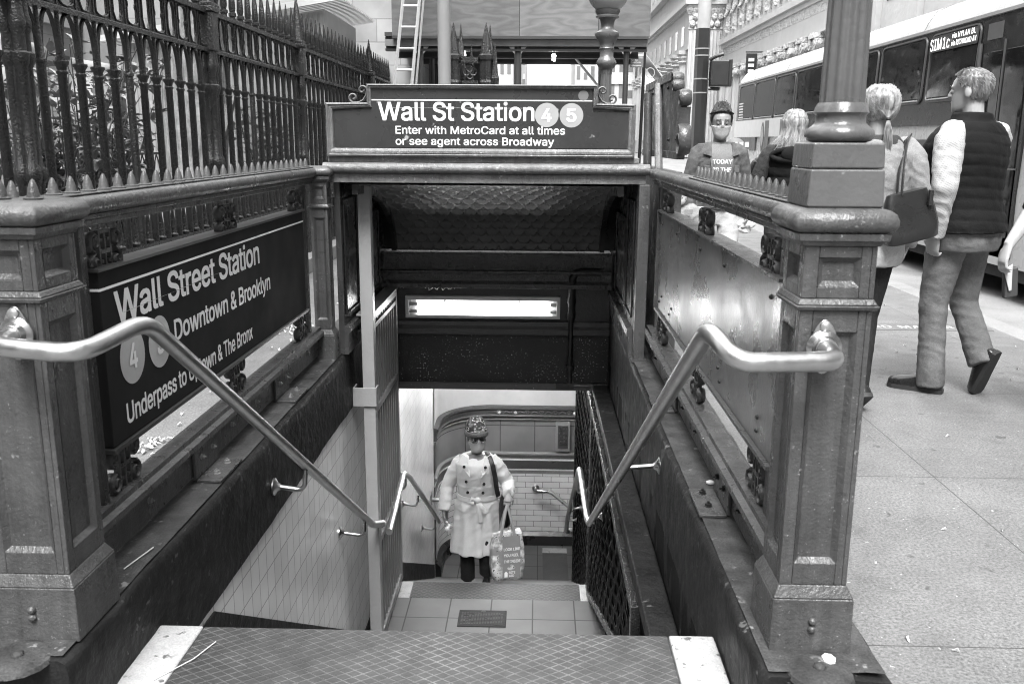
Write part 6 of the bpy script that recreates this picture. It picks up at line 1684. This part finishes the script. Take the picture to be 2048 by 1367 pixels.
for k in range(900):
    ph = rg.uniform(R(62), R(298)); t = rg.uniform(.55, 1.0); a = headpt(t, ph, .020)
    b = headpt(.45, ph+rg.gauss(0, .05), .026); L_ = rg.uniform(.12, .30); s_ = 1.0+.25*rg.random()
    c = Vector((b.x*1.12, b.y*1.02-.012, b.z-L_*.5)); d = Vector((b.x*s_*1.2+rg.gauss(0, .008)-.02, b.y*.95-.02+rg.gauss(0, .008), b.z-L_))
    m.append([p.HM @ a, p.HM @ headpt(t*.5+.22, ph, .025), p.HM @ b, p.HM @ c, p.HM @ d])
p.strands(BLOND, m, r_=.0034)

# ---- woman with face mask, denim jacket and printed tee
p = Person('woman in a pale face mask, denim jacket and printed tee walking toward the stairs', (1.42, 7.25, 0), R(180), 1.66, SKIND,
           J=dict(shL=(-.165, -.01, 1.41), shR=(.165, -.01, 1.41), elL=(-.235, -.03, 1.13), wrL=(-.24, .06, .90), elR=(.235, -.03, 1.13), kneeL=(-.1, .1, .5), ankL=(-.1, .06, .09), kneeR=(.1, -.02, .5), ankR=(.1, -.16, .12)), bulk=.9, head=(R(-10), 0, R(-4)), curlL=1.3)
p.legs(WHITEC, (.098, .088, .068, .062, .06), .03, 'white_trousers', .005, top=1.0)
p.top(DENIMM, 'denim_jacket', .026, .93, 1.47, rs=(.070, .064, .058, .056, .052), disp=wrinkle(.007, 10, 17, 8))
m = MB(); m.grid(lambda u, v: p.torso(.95+v*.51, (u-.5)*2*R(20+14*v*v), .033+.004*v), 14, 20); m.build('printed_tee', TEE, p.t, smooth=180)
for sg in (-1, 1):
    m = MB(); m.loft([[p.torso(1.475, sg*R(75), o_+.008), p.torso(1.47, sg*R(38), o_+.014), p.torso(1.36, sg*R(24), o_+.016), p.torso(1.38, sg*R(46), o_+.014)] for o_ in (.028, .036)]); m.build('jacket_collar', DENIMM, p.t, bevel=.003, smooth=0)
    MB().box(-.02+sg*.115*1.0, .02+sg*.115, .118, .136, 1.17, 1.22).build('pocket_flap', DENIMM, p.t, bevel=.003)
m = MB()
for i, (s_, w_) in enumerate((('TODAY', .15), ('IS THE', .14), ('BEST DAY', .17))): text(m, s_, (w_/2, .147, 1.235-i*.062), -X_, Z_, w_, .034, .02)
m.build('tee_lettering', WHITE, p.t, smooth=0)
p.shoes(mat('pale_shoe', .4, .6), .25); p.eyes(1.0); p.mask(WHITEC)
p.hairshell(DARKH, lambda ph: .90-.5*max(0, min(1, (abs(((ph+PI) % (2*PI))-PI)-.75)/.9)), .012, .006, fr=80)
m = MB(); m.tube([p.HM @ headpt(.90-.22*(1-math.cos(a))/2, a, .012) for a in [2*PI*i/28 for i in range(28)]], [(.004, .011)]*28, 6, closed=True, ref=(0, 0, 1)); m.build('headband', BLACKC, p.t, smooth=60)
m = []
for k in range(260):
    ph = rg.uniform(0, 2*PI); t_ = rg.uniform(.86, .98); a = headpt(t_, ph, .014); top_ = Vector((rg.gauss(0, .018), -.055+rg.gauss(0, .018), HH+.028+rg.gauss(0, .008)))
    m.append([p.HM @ a, p.HM @ (a.lerp(top_, .5)+Vector((0, 0, .016))), p.HM @ top_])
p.strands(DARKH, m, 'tied_braids', .0028)
MB().ball(p.HM @ Vector((0, -.06, HH+.008)), .036, 14, 10, (1.1, 1, .7)).build('hair_bun', DARKH, p.t, smooth=180)
g = p.t.matrix_basis @ p.J['gripL'] if False else Matrix.Translation(p.t.location) @ Matrix.Rotation(R(180), 4, 'Z') @ p.J['gripL']
m = MB()
for k in range(5): m.ball(g+Vector((rg.uniform(-.04, .06), rg.uniform(-.03, .03), rg.uniform(-.05, .03))), .035, 8, 6, (1.2, .6, .8))
o = remesh(m, .008, 1, wrinkle(.008, 30, 34)).build('crumpled_paper', mat('paper_white', .6, .7)); tag(o, 'crumpled white paper held by the masked woman in denim', 'paper')
t = thing('backpack', 'pale backpack with dark window-grid pattern behind the masked woman', 'backpack', (1.62, 7.5, 1.2))
MB().ball((1.585, 7.46, 1.32), .095, 18, 12, (1, .6, 1.2)).build('bag_body', mat('backpack_cloth', .14, .7), t, smooth=180)
m = MB()
for i in range(3):
    for j in range(2): m.box(1.56+i*.045, 1.59+i*.045, 7.398, 7.42, 1.30+j*.06, 1.34+j*.06)
m.build('window_print', mat('backpack_print', .5, .7), t)

# ---- child in light denim
p = Person('child in a light denim jacket and patterned mask behind the right railing', (1.09, 7.05, 0), R(180), 1.09, SKINM, J=dict(elL=(-.26, 0, 1.13), elR=(.26, 0, 1.13)), head=(R(-8), 0, 0))
p.legs(DENIM, name='jeans'); p.top(DENIML, 'denim_jacket', .035, .93, 1.47, rs=(.09, .08, .07, .066, .06), disp=wrinkle(.006, 10, 20, 1)); p.shoes(SHOE, .25); p.eyes(); p.mask(DOTS)
p.hairshell(DARKH, lambda ph: .85-.5*max(0, min(1, (abs(((ph+PI) % (2*PI))-PI)-.6)/.9)), .022, .008, fr=60)
m = MB(); m.grid(lambda u, v: p.torso(1.0+v*.46, R(-40)+(u-.5)*.38, .048), 4, 20); m.build('dotted_strap', DOTS, p.t, smooth=180)
m = MB(); m.box(-.09, -.03, .115, .125, .86, .90); m.box(.03, .09, .115, .125, .86, .90); m.each('pocket_flap', DENIML, p.t, bevel=.003)

# ---- person cut by the right edge, arm with a pouch
p = Person('person in a black top at the right edge with one forearm showing', (2.80, 4.55, 0), R(4), 1.70, SKIN, J=dict(shL=(-.19, -.01, 1.425), elL=(-.40, -.06, 1.15), wrL=(-.545, -.10, .945), handL=(-.3, -.1, -1)), curlL=1.2)
p.legs(BLACKC, name='trousers'); p.top(BLACKC, 'black_top', .02, .9, 1.48, upto=.18, rs=(.07, .062, .054, .052, .052)); p.shoes(SHOE, .26); p.eyes()
p.hairshell(DARKH, lambda ph: .84-.6*max(0, min(1, (abs(((ph+PI) % (2*PI))-PI)-.7)/1.0)), .014, .004)
t = thing('pouch', 'dark pouch with a pale flap held in the hand at the right edge', 'pouch', (2.32, 4.42, .66))
m = MB(); m.prism([(2.285, 4.43, .80), (2.35, 4.43, .815), (2.365, 4.43, .67), (2.30, 4.43, .655)], (0, .035, 0)); m.build('pouch_body', mat('pouch_dark', .04, .6, bump=.2), t, bevel=.008)
m = MB(); m.prism([(2.275, 4.42, .80), (2.315, 4.42, .83), (2.325, 4.42, .70), (2.312, 4.42, .695)], (0, .006, 0)); m.build('pouch_flap', mat('pouch_pale', .42, .6), t, bevel=.003)

# ---- woman in the trench coat climbing the stairs
CWL = Vector((-.50, 7.42, -2.508))
p = Person('woman in a pale belted trench coat, knit hat and glasses climbing the stairs', tuple(CWL), R(180), 1.50, mat('skin_brown', .15, .45, var=.12, vscale=12),
           J=dict(shL=(-.172, 0, 1.385), elL=(-.32, .02, 1.15), wrL=(-.33, .235, 1.12), handL=(.1, .75, -.55), shR=(.172, 0, 1.385), elR=(.30, .0, 1.11), wrR=(.33, .11, .88), handR=(0, .2, -1),
                  kneeL=(-.1, .10, .53), ankL=(-.1, .03, .16), kneeR=(.1, .04, .5), ankR=(.1, .0, .085)), bulk=1.06, head=(R(4), 0, R(16)), headoff=(0, .03, .0), lean=(0, .04), curlL=1.6, curlR=1.2, palmL=(0, -.4, -1))
p.legs(BLACKC, (.1, .09, .078, .074, .074), .0, 'black_trousers', .004, top=1.0)
p.shoes(SHOE, .25, boot=.1)
k = p.k
m = MB(); N = 14
def coatpt(z, phi, off=0.0):
    fl = max(0, (1.02-z)); zz = max(.86, z); wst = .012*math.exp(-((z-1.02)/.05)**2)
    q = p.torso(zz, phi, .032+off+fl*.12-wst); q.z = z*k; return q
m.loft([[coatpt(z, 2*PI*i/28) for i in range(28)] for z in [.42+(1.455-.42)*j/N for j in range(N+1)]])
def coatw(q, n_):
    z = q.z/k; v = .0
    if z < 1.02: v += .010*math.sin(math.atan2(q.x, q.y)*9+3*math.sin(z*3))*min(1, (1.02-z)*5)*.8
    v += .008*(1-2*abs(mnoise.noise(Vector((q.x*7, q.y*7, (q.z+.7*q.x)*13)))))*(1.0 if abs(q.x) > .2 or abs(z-1.02) < .14 else .5)
    return v
remesh(m, .0085, 3, coatw).build('trench_coat', COATM, p.t, smooth=180)
for sd_, rs in (('L', (.074, .072, .068, .064, .056)), ('R', (.074, .072, .066, .062, .058))):
    a, b, c = p.J['sh'+sd_], p.J['el'+sd_], p.J['wr'+sd_]
    m2 = MB(); m2.tube([a-Vector((a.x*.2, 0, -.012)), a.lerp(b, .22), a.lerp(b, .6), b, b.lerp(c, .5), b.lerp(c, .97)], [rs[0]*.95*k, rs[0]*k, rs[1]*k, rs[2]*k, rs[3]*k, rs[4]*k], 18)
    remesh(m2, .0075, 3, wrinkle(.009, 8, 15, 6)).build('sleeve', COATM, p.t, smooth=180)
m = MB(); rings = []
for i in range(40):
    a = 2*PI*i/40; rings.append([coatpt(1.02+dz, a, o_)+Vector((0, 0, .004*math.sin(3*a))) for dz, o_ in ((-.024, .012), (-.024, .018), (.024, .018), (.024, .012))])
m.loft(rings, False, True); m.build('belt', COATM, p.t, smooth=40)
m = MB(); c0 = coatpt(1.02, R(4), .03); m.ball(c0, .035, 12, 8, (1, .6, .9))
for sx, l in ((.0, .19), (-.035, .11)):
    m.tube([c0, c0+Vector((sx*.5-.012, .025, -.04)), c0+Vector((sx-.02, .022, -l*.6)), c0+Vector((sx-.03, .02, -l))], [(.02, .006)]*4, 6, ref=(1, 0, 0))
m.tube([c0, c0+Vector((.05, .02, .025)), c0+Vector((.075, .01, -.005)), c0+Vector((.03, .02, -.015))], [(.016, .006)]*4, 6, ref=(0, 0, 1))
m.build('belt_knot', COATM, p.t, smooth=60)
for sg in (-1, 1):      # storm-flap lapels and collar
    m = MB(); m.loft([[coatpt(1.47, sg*R(70), .018), coatpt(1.462, sg*R(30), .03), coatpt(1.27, sg*R(13), .016), coatpt(1.41, sg*R(50), .026)], [coatpt(1.475, sg*R(70), .028), coatpt(1.467, sg*R(30), .04), coatpt(1.272, sg*R(13), .024), coatpt(1.412, sg*R(50), .036)]]); m.build('lapel', COATM, p.t, bevel=.003, smooth=0)
m = MB(); m.grid(lambda u, v: coatpt(.45+v*.89, R(13)+.02*u, .006), 2, 20); m.build('front_edge', COATM, p.t, smooth=60, solid=.005)
BTN = mat('coat_button', .02, .3)
for (z, ph) in ((1.375, 24), (1.375, -30), (1.20, 22), (1.22, -26), (1.10, 20), (.90, 18), (1.10, -24)):
    q = coatpt(z, R(ph), .012); MB().lathe(q, [(.001, -.004), (.013, -.004), (.013, .004), (.009, .006), (.001, .005)], 12, Matrix.Rotation(R(-90), 3, 'X')).build('button', BTN, p.t)
m = MB(); m.grid(lambda u, v: p.torso(1.39+v*.09, (u-.5)*2*R(34*v+4), .030+.006*v), 10, 10); m.build('scarf', mat('grey_scarf', .2, .9), p.t, smooth=180)
p.eyes(.6); p.mask(mat('grey_mask', .2, .8, bump=.2), t1=.44)
m = MB()
for sg in (-1, 1):
    c = Vector((sg*.033, .108, .505*HH)); m.tube([p.HM @ (c+Vector((.029*math.copysign(abs(math.cos(a))**.7, math.cos(a)), -.004*abs(math.cos(a)), .019*math.copysign(abs(math.sin(a))**.7, math.sin(a))))) for a in [2*PI*i/22 for i in range(22)]], .0036, 6, closed=True)
    m.tube([p.HM @ Vector((sg*.062, .100, .54*HH)), p.HM @ Vector((sg*.078, .05, .55*HH)), p.HM @ Vector((sg*.08, -.01, .54*HH))], .0032, 5)
m.tube([p.HM @ Vector((-.006, .107, .52*HH)), p.HM @ Vector((0, .112, .53*HH)), p.HM @ Vector((.006, .107, .52*HH))], .003, 5)
m.build('glasses', BLACK, p.t, smooth=60)
m = MB(); rings = []
for t_, o_, hz in ((.70, .018, 0), (.75, .022, 0), (.8, .026, .004), (.9, .030, .012), (.97, .040, .022), (1.0, .046, .030)):
    rings.append([p.HM @ (headpt(t_, 2*PI*i/28, o_)+Vector((0, 0, hz))) for i in range(28)])
rings.append([p.HM @ Vector((.018*math.cos(2*PI*i/28), -.01+.018*math.sin(-2*PI*i/28), HH+.062)) for i in range(28)])
m.loft(rings); hat = m.build('knit_hat', KNIT, p.t, smooth=180)
m = MB(); m.tube([p.HM @ (headpt(.72, 2*PI*i/32, .022)+Vector((0, .006*math.cos(2*PI*i/32), 0))) for i in range(32)], [(.024, .012)]*32, 8, closed=True, ref=(0, 0, 1)); m.build('hat_brim', mat('brim_knit', .045, .95, bump=.8, bscale=140), hat, smooth=180)
p.hairshell(DARKH, lambda ph: .86-.5*max(0, min(1, (abs(((ph+PI) % (2*PI))-PI)-.8)/.9)), .01, .003)
WM = Matrix.Translation(CWL) @ Matrix.Rotation(R(180), 4, 'Z')
# shoulder bag with strap
t = thing('shoulder_bag', 'black shoulder bag hanging at the side of the woman in the coat', 'bag', tuple(WM @ Vector((-.27, -.05, .8))))
BAGB = mat('bag_black', .014, .45, bump=.25, bscale=50)
pts = [coatpt(1.475, R(100), .03)+Vector((.05, 0, .0)), coatpt(1.46, R(50), .03), coatpt(1.38, R(42), .03), coatpt(1.25, R(52), .03), coatpt(1.12, R(64), .03), coatpt(1.02, R(75), .04)]
MB().tube([WM @ q for q in pts], [(.021, .004)]*len(pts), 6, ref=(1, 0, 0)).build('strap', BAGB, t, smooth=60)
m = MB(); rings = []
for z, a, b in ((.70, .045, .10), (.71, .06, .13), (.85, .065, .14), (.98, .05, .12), (1.05, .025, .08)):
    rings.append([WM @ (Vector((-.285+a*math.cos(2*PI*i/16), .0+b*math.sin(2*PI*i/16), z))*k) for i in range(16)])
m.loft(rings); m.build('bag_body', BAGB, t, smooth=60)
# printed tote held in her left hand
def printmat():
    n = NT('tote_print'); v = n.noise(17, 2, n.map((1, 1, 1))); f = n.noise(34, 1)
    c = n.ramp(v, .42, .62, .20, .62); c = n.mix(n.math('GREATER_THAN', f, .66), c, .08)
    return n.done(c, .4, 0, n.bump(n.noise(14, 3), .5, .02), .5)
g = WM @ p.J['gripL']
bc = Vector((g.x+.0, g.y-.02, 0)); zt, zb = g.z-.24, g.z-.66
t = thing('shopping_tote', 'pale patterned shopping tote with white lettering held by the woman in the coat', 'bag', (bc.x, bc.y, zb))
RZ = Matrix.Rotation(R(14), 3, 'Z')
def tp(x, y, z): return RZ @ Vector((x, y, 0))+Vector((bc.x, bc.y, z))
m = MB(); rings = []
for f, wx, wy in ((0, .115, .055), (.03, .135, .07), (.3, .15, .075), (.7, .145, .06), (1.0, .125, .04)):
    ring = []
    for i in range(32):
        a = 2*PI*i/32; x, y = math.copysign(abs(math.cos(a))**.4, math.cos(a))*wx, math.copysign(abs(math.sin(a))**.4, math.sin(a))*wy
        q = tp(x, y+.006*math.sin(7*a+f*9), zb+(zt-zb)*f+.012*math.sin(2*a)*f); ring.append(q)
    rings.append(ring)
m.loft(rings); m.build('bag_body', printmat(), t, smooth=60)
m = MB(); m.grid(lambda u, v: tp(-.055+.155*u, -.078-.002*math.sin(u*9)+.022*max(0, v-.45), zb+.03+v*(zt-zb-.04)), 8, 8); m.build('print_panel', mat('tote_grey_panel', .2, .45, var=.15), t, smooth=180)
m = MB()
for s_, f, w_ in (('LOOK LIKE', .68, .14), ('YOU FEEL', .55, .13), ('THE INSIDE', .42, .145)): text(m, s_, tp(-.045, -.0865+.02*max(0, f-.45), zb+(zt-zb)*f), RZ @ X_, Z_, w_, .026, .015)
text(m, 'RITE', tp(.0, -.0865, zb+.075), RZ @ X_, Z_, .055, .022, .015); text(m, 'AID', tp(.0, -.0865, zb+.045), RZ @ X_, Z_, .045, .022, .015)
m.add([tp(-.04, -.0865, zb+.045), tp(-.012, -.0865, zb+.045), tp(-.012, -.0865, zb+.085), tp(-.026, -.0865, zb+.1), tp(-.04, -.0865, zb+.085)], [(0, 1, 2, 3, 4)])
m.build('bag_lettering', WHITE, t, smooth=0)
for dx, dy in ((-.07, -.045), (.06, -.045), (-.06, .045), (.07, .045)):
    MB().tube([tp(dx, dy*1.2, zt-.05), tp(dx*.75, dy, zt+.05), tp(dx*.3, dy*.4, g.z-.06), tp(0, 0, g.z+.005)], [(.012, .003)]*4, 6, ref=(1, 0, 0)).build('handle', mat('tote_handle', .22, .6), t, smooth=60)
g = WM @ p.J['gripR']
m = MB()
for k_ in range(3): m.ball(g+Vector((rg.uniform(-.02, .02), rg.uniform(-.02, .02), -.03-.02*k_)), .02, 8, 6)
o = remesh(m, .006, 1, wrinkle(.005, 30, 34)).build('tissue', mat('paper_white', .6, .7)); tag(o, 'white tissue in the lowered hand of the woman in the coat', 'tissue')
